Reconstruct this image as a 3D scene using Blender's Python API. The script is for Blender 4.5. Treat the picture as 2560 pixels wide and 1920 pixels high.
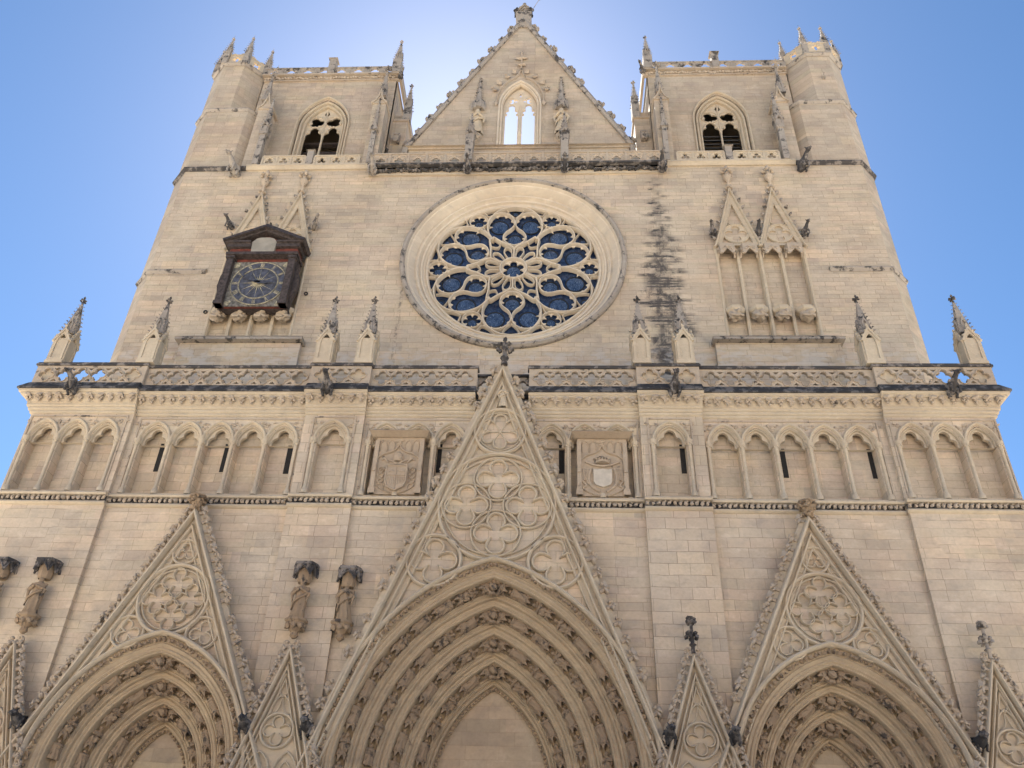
import bpy, bmesh, math, random
from mathutils import Vector, Matrix, noise
from mathutils.geometry import tessellate_polygon
PI = math.pi
rad = math.radians
sin, cos = math.sin, math.cos
random.seed(7)
sc = bpy.context.scene
for o in list(bpy.data.objects):
    bpy.data.objects.remove(o)

# ------------------------------------------------------------------ camera
cam = bpy.data.objects.new('camera', bpy.data.cameras.new('camera'))
sc.collection.objects.link(cam)
cam.data.lens = 36 * 2120 / 2560
cam.data.clip_end = 3000
cam.matrix_world = Matrix((
    (0.9987259763777083, -0.002593933497303664, 0.05039539281923025, 2.0217661575),
    (0.040069019957098176, -0.5662949746268297, -0.8232280822178478, -30.0),
    (0.03067405659626105, 0.8241985641951882, -0.5654695650788993, 1.6),
    (0, 0, 0, 1)))
sc.camera = cam

# ------------------------------------------------------------------ sky, sun, exposure
SUN_EL, SUN_AZ = 48.0, -9.0          # azimuth from +Y towards +X
w = bpy.data.worlds.new('World')
sc.world = w
w.use_nodes = True
nt = w.node_tree
nt.nodes.clear()
sky = nt.nodes.new('ShaderNodeTexSky')
sky.sky_type = 'NISHITA'
sky.sun_disc = False
sky.sun_elevation = rad(SUN_EL)
sky.sun_rotation = rad(SUN_AZ)
sky.air_density = 0.75
sky.dust_density = 0.3
sky.ozone_density = 4.0
bg = nt.nodes.new('ShaderNodeBackground')
bg.inputs['Strength'].default_value = 0.05
wo = nt.nodes.new('ShaderNodeOutputWorld')
hs = nt.nodes.new('ShaderNodeHueSaturation')
hs.inputs['Hue'].default_value = .495
hs.inputs['Saturation'].default_value = 1.12
hs.inputs['Value'].default_value = 1.10
nt.links.new(sky.outputs[0], hs.inputs['Color'])
nt.links.new(hs.outputs[0], bg.inputs[0])
nt.links.new(bg.outputs[0], wo.inputs[0])
sl = bpy.data.lights.new('sun', 'SUN')
sl.energy = 5.0
sl.angle = rad(0.5)
sl.color = (1.0, 0.93, 0.82)
so = bpy.data.objects.new('sun', sl)
sc.collection.objects.link(so)
sd = Vector((sin(rad(SUN_AZ)) * cos(rad(SUN_EL)), cos(rad(SUN_AZ)) * cos(rad(SUN_EL)), sin(rad(SUN_EL))))
so.rotation_euler = (-sd).to_track_quat('-Z', 'Y').to_euler()
sc.view_settings.view_transform = 'Standard'
sc.view_settings.look = 'None'
sc.view_settings.exposure = 1.9
sc.view_settings.gamma = 1.0


# ------------------------------------------------------------------ materials
def new_mat(name):
    m = bpy.data.materials.new(name)
    m.use_nodes = True
    t = m.node_tree
    b = t.nodes['Principled BSDF']
    b.inputs['Roughness'].default_value = 0.9
    return m, t, b


def N(t, typ, **kw):
    n = t.nodes.new(typ)
    for k, v in kw.items():
        if k.startswith('i_'):
            n.inputs[k[2:].replace('_', ' ')].default_value = v
        else:
            setattr(n, k, v)
    return n


def math_(t, op, a, b=None, c=None, clamp=False):
    n = t.nodes.new('ShaderNodeMath')
    n.operation = op
    n.use_clamp = clamp
    for i, x in enumerate((a, b, c)):
        if x is None:
            continue
        if isinstance(x, (int, float)):
            n.inputs[i].default_value = x
        else:
            t.links.new(x, n.inputs[i])
    return n.outputs[0]


def mixc(t, fac, a, b, mode='MIX'):
    n = t.nodes.new('ShaderNodeMix')
    n.data_type = 'RGBA'
    n.blend_type = mode
    for s, x in ((n.inputs[0], fac), (n.inputs[6], a), (n.inputs[7], b)):
        if isinstance(x, (int, float)):
            s.default_value = x
        elif isinstance(x, tuple):
            s.default_value = (*x, 1) if len(x) == 3 else x
        else:
            t.links.new(x, s)
    return n.outputs[2]


def noise_(t, vec, scale, detail=3, rough=.55):
    n = t.nodes.new('ShaderNodeTexNoise')
    n.inputs['Scale'].default_value = scale
    n.inputs['Detail'].default_value = detail
    n.inputs['Roughness'].default_value = rough
    t.links.new(vec, n.inputs['Vector'])
    return n.outputs[0]


def ramp(t, x, a, b, lo=0., hi=1.):
    n = t.nodes.new('ShaderNodeMapRange')
    n.interpolation_type = 'SMOOTHSTEP'
    n.inputs[1].default_value = a
    n.inputs[2].default_value = b
    n.inputs[3].default_value = lo
    n.inputs[4].default_value = hi
    t.links.new(x, n.inputs[0])
    return n.outputs[0]


def vecmul(t, v, s):
    n = t.nodes.new('ShaderNodeVectorMath')
    n.operation = 'MULTIPLY'
    t.links.new(v, n.inputs[0])
    n.inputs[1].default_value = s
    return n.outputs[0]


def stone(name, base, brick=None, dirt=0.0, streak=False, fine=1.0, dark=(.035, .033, .034), mortar=.55):
    m, t, b = new_mat(name)
    L = t.links.new
    geo = t.nodes.new('ShaderNodeNewGeometry')
    pos = geo.outputs['Position']
    big = noise_(t, pos, .35, 4)
    mid = noise_(t, vecmul(t, pos, (1, 1, 2.2)), 1.6, 4)
    small = noise_(t, pos, 9, 4, .65)
    col = mixc(t, ramp(t, big, .3, .7), tuple(x * k for x, k in zip(base, (.90, .87, .86))), tuple(x * 1.06 for x in base))
    pale = tuple(x * k for x, k in zip(base, (1.16, 1.17, 1.2)))
    grey = tuple(x * k for x, k in zip(base, (.78, .79, .83)))
    col = mixc(t, ramp(t, mid, .52, .75, 0, .65), col, pale)
    col = mixc(t, ramp(t, mid, .48, .25, 0, .75), col, grey)
    col = mixc(t, ramp(t, small, .35, .75, 0, .28 * fine), col, tuple(x * .62 for x in base))
    hgt = small
    sx = t.nodes.new('ShaderNodeSeparateXYZ')
    L(pos, sx.inputs[0])
    if brick:
        facs = []
        wob = noise_(t, pos, .9, 2)
        for (bw, bh, sq, fr, off) in brick:
            cx = t.nodes.new('ShaderNodeCombineXYZ')
            hx = math_(t, 'ADD', sx.outputs[0], sx.outputs[1])
            L(math_(t, 'ADD', hx, off), cx.inputs[0])
            L(math_(t, 'ADD', sx.outputs[2], math_(t, 'MULTIPLY', wob, .10)), cx.inputs[1])
            br = t.nodes.new('ShaderNodeTexBrick')
            br.offset = .43
            br.offset_frequency = 2
            br.squash = sq
            br.squash_frequency = fr
            br.inputs['Scale'].default_value = 1
            br.inputs['Color1'].default_value = (1.09, 1.075, 1.055, 1)
            br.inputs['Color2'].default_value = (.90, .892, .90, 1)
            br.inputs['Mortar'].default_value = (mortar, mortar * .96, mortar * .92, 1)
            br.inputs['Mortar Size'].default_value = .009
            br.inputs['Mortar Smooth'].default_value = .3
            br.inputs['Bias'].default_value = 0
            br.inputs['Brick Width'].default_value = bw
            br.inputs['Row Height'].default_value = bh
            L(cx.outputs[0], br.inputs['Vector'])
            facs.append((br.outputs[0], br.outputs[1]))
        if len(facs) == 2:
            sel = ramp(t, noise_(t, pos, .22, 1), .49, .51)
            bc = mixc(t, sel, facs[0][0], facs[1][0])
            bf = math_(t, 'ADD', math_(t, 'MULTIPLY', facs[0][1], math_(t, 'SUBTRACT', 1, sel)), math_(t, 'MULTIPLY', facs[1][1], sel))
        else:
            bc, bf = facs[0]
        # groups of blocks of a different bed: yellower, pinker, greyer
        cx3 = t.nodes.new('ShaderNodeCombineXYZ')
        L(math_(t, 'ADD', sx.outputs[0], sx.outputs[1]), cx3.inputs[0])
        L(math_(t, 'ADD', sx.outputs[2], math_(t, 'MULTIPLY', wob, .10)), cx3.inputs[1])
        for (c1, c2, bw3, bh3) in (((1.09, 1.05, .98, 1), (.86, .85, .87, 1), brick[0][0] * 1.9, brick[0][1] * 2), ((1.06, 1.02, 1.02, 1), (.93, .95, .93, 1), brick[0][0] * 3.7, brick[0][1])):
            b3 = t.nodes.new('ShaderNodeTexBrick')
            b3.inputs['Scale'].default_value = 1
            b3.inputs['Color1'].default_value = c1
            b3.inputs['Color2'].default_value = c2
            b3.inputs['Mortar Size'].default_value = 0
            b3.inputs['Brick Width'].default_value = bw3
            b3.inputs['Row Height'].default_value = bh3
            L(cx3.outputs[0], b3.inputs['Vector'])
            col = mixc(t, ramp(t, noise_(t, pos, .45, 2), .35, .6, .2, 1), col, b3.outputs[0], 'MULTIPLY')
        # joints come and go over the wall
        amt = ramp(t, noise_(t, pos, 1.1, 3), .3, .6, .25, 1)
        col = mixc(t, amt, col, bc, 'MULTIPLY')
        hgt = math_(t, 'SUBTRACT', small, math_(t, 'MULTIPLY', bf, 1.2))
        # eroded joints: dark dashes lying along the courses
        dash = noise_(t, vecmul(t, pos, (1.6, 1.6, 13)), 1.0, 4, .7)
        dm = math_(t, 'MULTIPLY', ramp(t, dash, .62, .70), ramp(t, noise_(t, pos, .5, 3), .45, .65))
        col = mixc(t, math_(t, 'MULTIPLY', dm, .38), col, tuple(x * .4 for x in base))
    if streak:
        # black water run right of the rose: bars of uneven length lying on the courses, and a thin one on its left
        drift = math_(t, 'MULTIPLY', math_(t, 'SUBTRACT', noise_(t, vecmul(t, pos, (0, 0, 1)), .3, 2), .5), .9)
        zt = ramp(t, sx.outputs[2], 35.3, 26.5, .22, 1.05)
        dx = math_(t, 'ABSOLUTE', math_(t, 'ADD', math_(t, 'SUBTRACT', sx.outputs[0], 7.12), drift))
        zw = math_(t, 'ADD', sx.outputs[2], math_(t, 'MULTIPLY', noise_(t, pos, 2.0, 2), .12))
        row = math_(t, 'FLOOR', math_(t, 'DIVIDE', zw, .17))
        wn = t.nodes.new('ShaderNodeTexWhiteNoise')
        wn.noise_dimensions = '1D'
        L(row, wn.inputs['W'])
        wn2 = t.nodes.new('ShaderNodeTexWhiteNoise')
        wn2.noise_dimensions = '1D'
        L(math_(t, 'ADD', row, 71.3), wn2.inputs['W'])
        wn3 = t.nodes.new('ShaderNodeTexWhiteNoise')
        wn3.noise_dimensions = '1D'
        L(math_(t, 'ADD', row, 13.7), wn3.inputs['W'])
        dx = math_(t, 'ABSOLUTE', math_(t, 'ADD', math_(t, 'ADD', math_(t, 'SUBTRACT', sx.outputs[0], 7.12), drift), math_(t, 'MULTIPLY', math_(t, 'SUBTRACT', wn3.outputs[0], .5), .75)))
        frac = math_(t, 'FRACT', math_(t, 'DIVIDE', zw, .17))
        thin = ramp(t, math_(t, 'SUBTRACT', frac, math_(t, 'MULTIPLY', wn3.outputs[0], 1.25)), .08, -.15, .45, 1)
        reach = math_(t, 'MULTIPLY', zt, math_(t, 'ADD', .35, math_(t, 'MULTIPLY', wn.outputs[0], .75)))
        edge = math_(t, 'ADD', math_(t, 'SUBTRACT', reach, dx), math_(t, 'MULTIPLY', math_(t, 'SUBTRACT', noise_(t, vecmul(t, pos, (1, 1, 3)), 3.0, 4, .7), .5), 1.1))
        s1 = math_(t, 'MULTIPLY', ramp(t, edge, -.10, .22), thin)
        s1 = math_(t, 'MULTIPLY', s1, ramp(t, noise_(t, vecmul(t, pos, (1, 1, 2)), 5.0, 4, .7), .34, .5, .5, 1))
        s1 = math_(t, 'MULTIPLY', s1, ramp(t, wn2.outputs[0], .2, .65, .30, 1))
        s1 = math_(t, 'MULTIPLY', s1, ramp(t, noise_(t, vecmul(t, pos, (0, 0, 1)), .8, 3), .34, .5, .45, 1))
        soft = math_(t, 'MULTIPLY', ramp(t, math_(t, 'SUBTRACT', zt, dx), -.2, .55), ramp(t, noise_(t, vecmul(t, pos, (1.2, 1, .8)), 1.4, 4, .7), .36, .6))
        s1 = math_(t, 'MAXIMUM', s1, math_(t, 'MULTIPLY', soft, .95))
        s1 = math_(t, 'MULTIPLY', s1, ramp(t, dx, 1.5, .7))
        s1 = math_(t, 'MULTIPLY', s1, ramp(t, sx.outputs[2], 35.4, 34.6))
        dx2 = math_(t, 'ABSOLUTE', math_(t, 'ADD', sx.outputs[0], 5.15))
        s2 = math_(t, 'MULTIPLY', ramp(t, dx2, .12, .02), ramp(t, noise_(t, vecmul(t, pos, (2, 1, 1.5)), 2.2, 5, .7), .45, .6))
        s2 = math_(t, 'MULTIPLY', s2, ramp(t, math_(t, 'ABSOLUTE', math_(t, 'SUBTRACT', sx.outputs[2], 25.7)), 2.6, 1.6))
        st = math_(t, 'MAXIMUM', s1, math_(t, 'MULTIPLY', s2, .6))
        col = mixc(t, math_(t, 'MULTIPLY', st, .94), col, (.04, .039, .042))
        # pale patched blocks at the foot of the wall
        low = math_(t, 'MULTIPLY', ramp(t, sx.outputs[2], 24.6, 23.4), ramp(t, mid, .45, .6))
        col = mixc(t, math_(t, 'MULTIPLY', low, .5), col, (.52, .50, .47))
    if dirt > 0:
        dn = noise_(t, pos, 2.6, 5, .68)
        dmask = ramp(t, dn, .68 - dirt * .45, .80 - dirt * .45)
        col = mixc(t, math_(t, 'MULTIPLY', dmask, .9), col, dark)
    L(col, b.inputs['Base Color'])
    bp = t.nodes.new('ShaderNodeBump')
    bp.inputs['Strength'].default_value = .5
    bp.inputs['Distance'].default_value = .03
    L(hgt, bp.inputs['Height'])
    L(bp.outputs[0], b.inputs['Normal'])
    return m


def plain(name, col, rough=.8, metal=0, var=.25, scale=6):
    m, t, b = new_mat(name)
    geo = t.nodes.new('ShaderNodeNewGeometry')
    n = noise_(t, geo.outputs['Position'], scale, 4)
    c = mixc(t, ramp(t, n, .3, .7), tuple(x * (1 - var) for x in col), tuple(min(1, x * (1 + var)) for x in col))
    t.links.new(c, b.inputs['Base Color'])
    b.inputs['Roughness'].default_value = rough
    b.inputs['Metallic'].default_value = metal
    return m


BASE_U = (.54, .463, .355)
BASE_L = (.58, .50, .385)
M = {}
M['wall_up'] = stone('upper_stone', BASE_U, [(.72, .25, 1.25, 3, 0), (.95, .31, .8, 4, .3)], streak=True)
M['wall_tower'] = stone('tower_stone', (.485, .418, .325), [(.85, .36, 1.2, 3, 0), (.66, .30, .85, 2, .4)], mortar=.66)
M['wall_low'] = stone('lower_stone', BASE_L, [(.78, .37, 1.2, 3, .1), (1.0, .30, .8, 2, .5)], mortar=.62)
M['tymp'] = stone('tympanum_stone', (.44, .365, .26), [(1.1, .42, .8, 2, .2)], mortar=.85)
M['butt'] = stone('buttress_stone', (.57, .488, .375), [(.9, .42, .8, 2, .2)], mortar=.5)
M['carve'] = stone('carved_stone', (.46, .385, .295), dirt=.2)
M['mould'] = stone('moulded_stone', (.535, .455, .335), dirt=.03, fine=.8)
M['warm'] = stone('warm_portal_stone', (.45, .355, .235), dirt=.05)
M['fig'] = stone('figure_stone', (.31, .232, .152), dirt=.28)  # brown carved stone, colour deepened to paint shade in the undercuts
M['relief'] = stone('relief_stone', (.43, .345, .25), dirt=.13)
M['rose'] = stone('rose_stone', (.64, .56, .44), fine=.5)
M['grey'] = stone('grey_weathered_stone', (.36, .32, .27), dirt=.38)
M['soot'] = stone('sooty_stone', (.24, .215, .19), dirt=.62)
M['black'] = stone('black_crust_and_shade_stone', (.15, .14, .13), dirt=.60, dark=(.018, .018, .02))  # black crust; also the shade painted behind the string-course leaves
M['darkin'] = plain('dark_interior', (.02, .019, .018), .9)
M['louvre'] = plain('black_slate_louvre', (.03, .032, .038), .6)
M['lead'] = plain('lead_line', (.008, .009, .012), .6)
M['iron'] = plain('iron', (.03, .028, .026), .6)
M['bell'] = plain('bell_bronze', (.05, .06, .07), .45, .5)
M['slate'] = plain('slate_roof', (.10, .095, .09), .8)
M['timber'] = plain('dark_painted_timber', (.055, .042, .038), .75, 0, .5, 7)
M['redp'] = plain('red_painted_board', (.13, .032, .022), .8, 0, .35, 5)
M['navy'] = plain('navy_dial_paint', (.062, .068, .092), .75, 0, .5, 5)
M['ring'] = plain('worn_grey_ring_paint', (.165, .155, .135), .75, 0, .5, 7)
M['gold'] = plain('worn_gilding', (.36, .325, .225), .7, 0, .5, 9)
M['plaster'] = plain('pale_plaster', (.30, .275, .23), .9, 0, .12, 3)
M['pale'] = plain('pale_new_stone', (.52, .465, .38), .9, 0, .12, 4)
M['house'] = plain('cream_render', (.78, .66, .50), .9, 0, .06, 1)
M['houseb'] = plain('ochre_render', (.74, .57, .40), .9, 0, .06, 1)
M['tile'] = plain('terracotta_tile', (.35, .17, .10), .85, 0, .2, 3)
M['pane'] = plain('house_glass', (.05, .06, .07), .15)
M['shut'] = plain('grey_shutter', (.40, .42, .42), .7)


def paving():
    m, t, b = new_mat('pale_paving')
    geo = t.nodes.new('ShaderNodeNewGeometry')
    br = t.nodes.new('ShaderNodeTexBrick')
    br.inputs['Scale'].default_value = 1
    br.inputs['Color1'].default_value = (.62, .57, .50, 1)
    br.inputs['Color2'].default_value = (.55, .50, .44, 1)
    br.inputs['Mortar'].default_value = (.25, .23, .2, 1)
    br.inputs['Brick Width'].default_value = 1.2
    br.inputs['Row Height'].default_value = .6
    br.inputs['Mortar Size'].default_value = .009
    t.links.new(geo.outputs['Position'], br.inputs['Vector'])
    t.links.new(br.outputs[0], b.inputs['Base Color'])
    return m


M['pave'] = paving()


def glassmat(name, a, bcol, lines, spec=.5):
    m, t, b = new_mat(name)
    geo = t.nodes.new('ShaderNodeNewGeometry')
    pos = geo.outputs['Position']
    n1 = noise_(t, pos, 3.2, 4)
    c = mixc(t, ramp(t, n1, .3, .7), a, bcol)
    # painted figures: thin pale wandering lines
    nl = noise_(t, vecmul(t, pos, (1.7, 0, .8)), 2.3, 3)
    ln = math_(t, 'ABSOLUTE', math_(t, 'SUBTRACT', math_(t, 'FRACT', math_(t, 'MULTIPLY', nl, 9)), .5))
    c = mixc(t, ramp(t, ln, .10, .02, 0, lines), c, (.20, .27, .38))
    # small panes
    vo = t.nodes.new('ShaderNodeTexVoronoi')
    vo.inputs['Scale'].default_value = 5
    vo.feature = 'DISTANCE_TO_EDGE'
    t.links.new(vecmul(t, pos, (1, 0, 1)), vo.inputs['Vector'])
    c = mixc(t, ramp(t, vo.outputs[0], .05, .0, 0, .35), c, (.008, .012, .03))
    t.links.new(c, b.inputs['Base Color'])
    b.inputs['Roughness'].default_value = .25
    b.inputs['Specular IOR Level'].default_value = spec
    return m


M['glass'] = glassmat('stained_glass_blue', (.009, .018, .05), (.034, .06, .13), .2)
M['medal'] = glassmat('stained_glass_medallion', (.022, .042, .09), (.055, .09, .17), .6)


# ------------------------------------------------------------------ mesh builder
def ico(sub):
    bm = bmesh.new()
    bmesh.ops.create_icosphere(bm, subdivisions=sub, radius=1)
    v = [tuple(x.co) for x in bm.verts]
    f = [tuple(q.index for q in g.verts) for g in bm.faces]
    bm.free()
    return v, f


ICO = {1: ico(1), 2: ico(2), 3: ico(3)}


class MB:
    def __init__(s):
        s.v = []
        s.f = []

    def add(s, v, f, mat=None):
        k = len(s.v)
        if mat is not None:
            v = [tuple(mat @ Vector(p)) for p in v]
        s.v += v
        s.f += [tuple(i + k for i in g) for g in f]
        return s

    def merge(s, o, mat=None):
        return s.add(list(o.v), o.f, mat)

    def box(s, x0, x1, y0, y1, z0, z1):
        v = [(x0, y0, z0), (x1, y0, z0), (x1, y1, z0), (x0, y1, z0), (x0, y0, z1), (x1, y0, z1), (x1, y1, z1), (x0, y1, z1)]
        return s.add(v, [(0, 1, 5, 4), (1, 2, 6, 5), (2, 3, 7, 6), (3, 0, 4, 7), (4, 5, 6, 7), (3, 2, 1, 0)])

    def prism(s, foot, z0, z1, top=None):
        n = len(foot)
        top = top or foot
        v = [(x, y, z0) for x, y in foot] + [(x, y, z1) for x, y in top]
        return s.add(v, [(i, (i + 1) % n, n + (i + 1) % n, n + i) for i in range(n)] + [tuple(range(n, 2 * n)), tuple(range(n))[::-1]])

    def plate(s, outer, holes, y0, y1, back=False):
        loops = [outer] + list(holes)
        flat = [p for l in loops for p in l]
        tri = tessellate_polygon([[Vector((x, z, 0)) for x, z in l] for l in loops])
        s.add([(x, y0, z) for x, z in flat], [tuple(q) for q in tri])
        if back:
            s.add([(x, y1, z) for x, z in flat], [tuple(q)[::-1] for q in tri])
        for l in loops:
            n = len(l)
            s.add([(x, y0, z) for x, z in l] + [(x, y1, z) for x, z in l], [(i, (i + 1) % n, n + (i + 1) % n, n + i) for i in range(n)])
        return s

    def sweep(s, path, prof, closed=False):
        n = len(path)
        m = len(prof)
        vs = []
        for i, p in enumerate(path):
            a = path[i - 1] if (i > 0 or closed) else None
            b = path[(i + 1) % n] if (i < n - 1 or closed) else None
            d1 = (Vector(p) - Vector(a)).normalized() if a is not None else None
            d2 = (Vector(b) - Vector(p)).normalized() if b is not None else None
            if d1 is None:
                d1 = d2
            if d2 is None:
                d2 = d1
            n1 = Vector((-d1.y, d1.x))
            n2 = Vector((-d2.y, d2.x))
            h = n1 + n2
            h = h.normalized() if h.length > 1e-6 else n1
            k = 1 / max(.35, h.dot(n1))
            vs += [(p[0] + h.x * k * q[0], q[1], p[1] + h.y * k * q[0]) for q in prof]
        fs = []
        for i in range(n if closed else n - 1):
            j = (i + 1) % n
            for q in range(m):
                r = (q + 1) % m
                fs.append((i * m + q, i * m + r, j * m + r, j * m + q))
        if not closed:
            fs += [tuple(range(m)), tuple((n - 1) * m + q for q in range(m))[::-1]]
        return s.add(vs, fs)

    def tube(s, pts, rs, n=6):
        pts = [Vector(p) for p in pts]
        if not isinstance(rs, (list, tuple)):
            rs = [rs] * len(pts)
        vs = []
        for i, p in enumerate(pts):
            d = (pts[min(i + 1, len(pts) - 1)] - pts[max(i - 1, 0)]).normalized()
            u = d.cross(Vector((0.13, .2, 1)) if abs(d.z) < .9 else Vector((1, .1, 0))).normalized()
            w_ = d.cross(u)
            for k in range(n):
                a = 2 * PI * k / n
                vs.append(tuple(p + (u * cos(a) + w_ * sin(a)) * rs[i]))
        fs = [(i * n + k, i * n + (k + 1) % n, (i + 1) * n + (k + 1) % n, (i + 1) * n + k) for i in range(len(pts) - 1) for k in range(n)]
        fs += [tuple(range(n)), tuple((len(pts) - 1) * n + k for k in range(n))[::-1]]
        return s.add(vs, fs)

    def lathe(s, c, prof, n=8, rot=0):
        vs = []
        for r, z in prof:
            for k in range(n):
                a = 2 * PI * k / n + rot
                vs.append((c[0] + r * cos(a), c[1] + r * sin(a), c[2] + z))
        fs = [(i * n + k, i * n + (k + 1) % n, (i + 1) * n + (k + 1) % n, (i + 1) * n + k) for i in range(len(prof) - 1) for k in range(n)]
        fs += [tuple(range(n))[::-1], tuple((len(prof) - 1) * n + k for k in range(n))]
        return s.add(vs, fs)

    def lathe_y(s, c, prof, n=96):
        vs = []
        for r, y in prof:
            for k in range(n):
                a = 2 * PI * k / n
                vs.append((c[0] + r * cos(a), y, c[1] + r * sin(a)))
        return s.add(vs, [(i * n + k, i * n + (k + 1) % n, (i + 1) * n + (k + 1) % n, (i + 1) * n + k) for i in range(len(prof) - 1) for k in range(n)])

    def blob(s, c, r, seed=0, sub=1, amp=.25, fr=1.6):
        if not isinstance(r, (tuple, list)):
            r = (r, r, r)
        v, f = ICO[sub]
        out = []
        for p in v:
            q = Vector(p)
            k = 1 + amp * noise.noise(q * fr + Vector((seed * 3.7, seed * 1.3, seed * .7)))* 1.6
            out.append((c[0] + q.x * k * r[0], c[1] + q.y * k * r[1], c[2] + q.z * k * r[2]))
        return s.add(out, f)

    def build(s, name, mat, parent=None, smooth=0, loc=None):
        me = bpy.data.meshes.new(name)
        me.from_pydata(s.v, [], s.f)
        bm = bmesh.new()
        bm.from_mesh(me)
        bmesh.ops.recalc_face_normals(bm, faces=bm.faces)
        bm.to_mesh(me)
        bm.free()
        me.materials.append(M[mat])
        if smooth:
            me.shade_smooth()
            me.set_sharp_from_angle(angle=rad(smooth))
        return put(name, me, parent, loc)


def put(name, me, parent=None, loc=None, mat=None):
    o = bpy.data.objects.new(name, me)
    sc.collection.objects.link(o)
    if parent is not None:
        o.parent = parent
    if mat is not None:
        o.matrix_local = mat
    elif loc is not None:
        o.location = loc
    return o


def tag(o, label=None, cat=None, group=None, kind=None):
    for k, v in (('label', label), ('category', cat), ('group', group), ('kind', kind)):
        if v:
            o[k] = v
    return o


def empty(name, loc=(0, 0, 0)):
    o = bpy.data.objects.new(name, None)
    sc.collection.objects.link(o)
    o.location = loc
    return o


# ------------------------------------------------------------------ 2D shapes (x, z)
def circ(cx, cz, r, n=40):
    return [(cx + r * cos(2 * PI * k / n), cz + r * sin(2 * PI * k / n)) for k in range(n)]


def foil(cx, cz, R_, lobes, rot=90, per=9, b=None):
    """outline of a foiled opening whose lobes reach radius R_"""
    k = sin(PI / lobes)
    bb = b if b else (R_ / (1 + k * .98))
    a = R_ - bb
    pts = []
    for i in range(lobes):
        a0 = rad(rot) + 2 * PI * i / lobes
        for j in range(per):
            th = -PI / lobes + 2 * PI / lobes * j / per
            q = a * a - (bb * sin(th)) ** 2
            r = bb * cos(th) + (math.sqrt(q) if q > 0 else 0)
            pts.append((cx + r * cos(a0 + th), cz + r * sin(a0 + th)))
    return pts


def parch(cx, zs, w_, h, n=10):
    """pointed arch, right springing -> apex -> left springing"""
    c = (h * h - w_ * w_) / (2 * w_)
    r = c + w_
    am = math.acos(max(-1, min(1, c / r)))
    right = [(cx - c + r * cos(am * k / n), zs + r * sin(am * k / n)) for k in range(n + 1)]
    left = [(2 * cx - x, z) for x, z in right[:-1]][::-1]
    return right + left


def arch_open(cx, z0, zs, w_, h, n=10):
    return [(cx + w_, z0)] + parch(cx, zs, w_, h, n) + [(cx - w_, z0)]


def trefoil_open(cx, z0, zs, w_, h):
    """opening with a cusped trefoil head: union of a shaft, two side lobes and a top lobe"""
    top_r = w_ * .50
    zt = zs + h - top_r * 1.15
    side_r = w_ * .52
    zsd = zs + max(.02, (zt - zs) * .32)

    def hw(z):
        c = [0.]
        if z <= zs:
            c.append(w_)
        if zs < z < zt:
            c.append(top_r * .96)
        q = side_r ** 2 - (z - zsd) ** 2
        if q > 0:
            c.append(w_ - side_r + math.sqrt(q))
        q = 1 - ((z - zt) / (top_r * 1.15)) ** 2
        if z >= zt and q > 0:
            c.append(top_r * math.sqrt(q))
        elif z < zt and z > zt - top_r * .9:
            c.append(top_r * math.sqrt(max(0, 1 - ((z - zt) / (top_r * 1.1)) ** 2)))
        return max(c)
    n = 26
    half = [(cx + w_, z0)]
    for k in range(n + 1):
        f = k / n
        z = zs + h * (1 - (1 - f) ** 1.5)
        half.append((cx + max(hw(min(z, zs + h - .001)), .004 if k < n else 0), z))
    left = [(2 * cx - x, z) for x, z in half[:-1]][::-1]
    return half + left


def rect(x0, x1, z0, z1):
    return [(x0, z0), (x1, z0), (x1, z1), (x0, z1)]


def roll(w_, d, y):
    """rounded bar section: half-width w_, projecting d in front of y"""
    return [(-w_, y), (-w_ * .75, y - d * .6), (-w_ * .3, y - d), (w_ * .3, y - d), (w_ * .75, y - d * .6), (w_, y)]


# ------------------------------------------------------------------ sculpture pieces
def m_crocket(seed=0):
    m = MB()
    m.tube([(0, 0, -.06), (.01, 0, .06), (.04, 0, .13)], [.07, .06, .07], 6)
    m.blob((.09, 0, .16), (.12, .12, .08), seed, 1, .6, 2.2)
    m.blob((-.05, -.07, .12), (.09, .07, .06), seed + 1, 1, .6, 2.2)
    m.blob((-.05, .07, .12), (.09, .07, .06), seed + 2, 1, .6, 2.2)
    m.blob((.15, -.04, .09), (.05, .07, .05), seed + 3, 1, .6, 2.2)
    m.blob((.0, -.02, .20), (.06, .08, .05), seed + 4, 1, .6, 2.2)
    return m


def m_finial(h=1.0, seed=0):
    m = MB()
    m.lathe((0, 0, 0), [(.10, 0), (.08, .18), (.13, .22), (.13, .26), (.07, .30), (.06, .6), (.11, .64), (.05, .72)], 8)
    for k in range(4):
        a = k * PI / 2
        for (r, z, s_) in ((.14, .50, .085), (.21, .56, .075), (.12, .80, .05)):
            m.blob((r * cos(a), r * sin(a), z), (s_, s_, s_ * .9), seed + k, 1, .5)
    m.blob((0, 0, .92), (.07, .07, .10), seed + 9, 1, .4)
    for i, p in enumerate(m.v):
        m.v[i] = (p[0] * h, p[1] * h, p[2] * h)
    return m


def m_head(seed=0):
    return MB().blob((0, 0, 0), (.09, .1, .12), seed, 2, .12)


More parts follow.
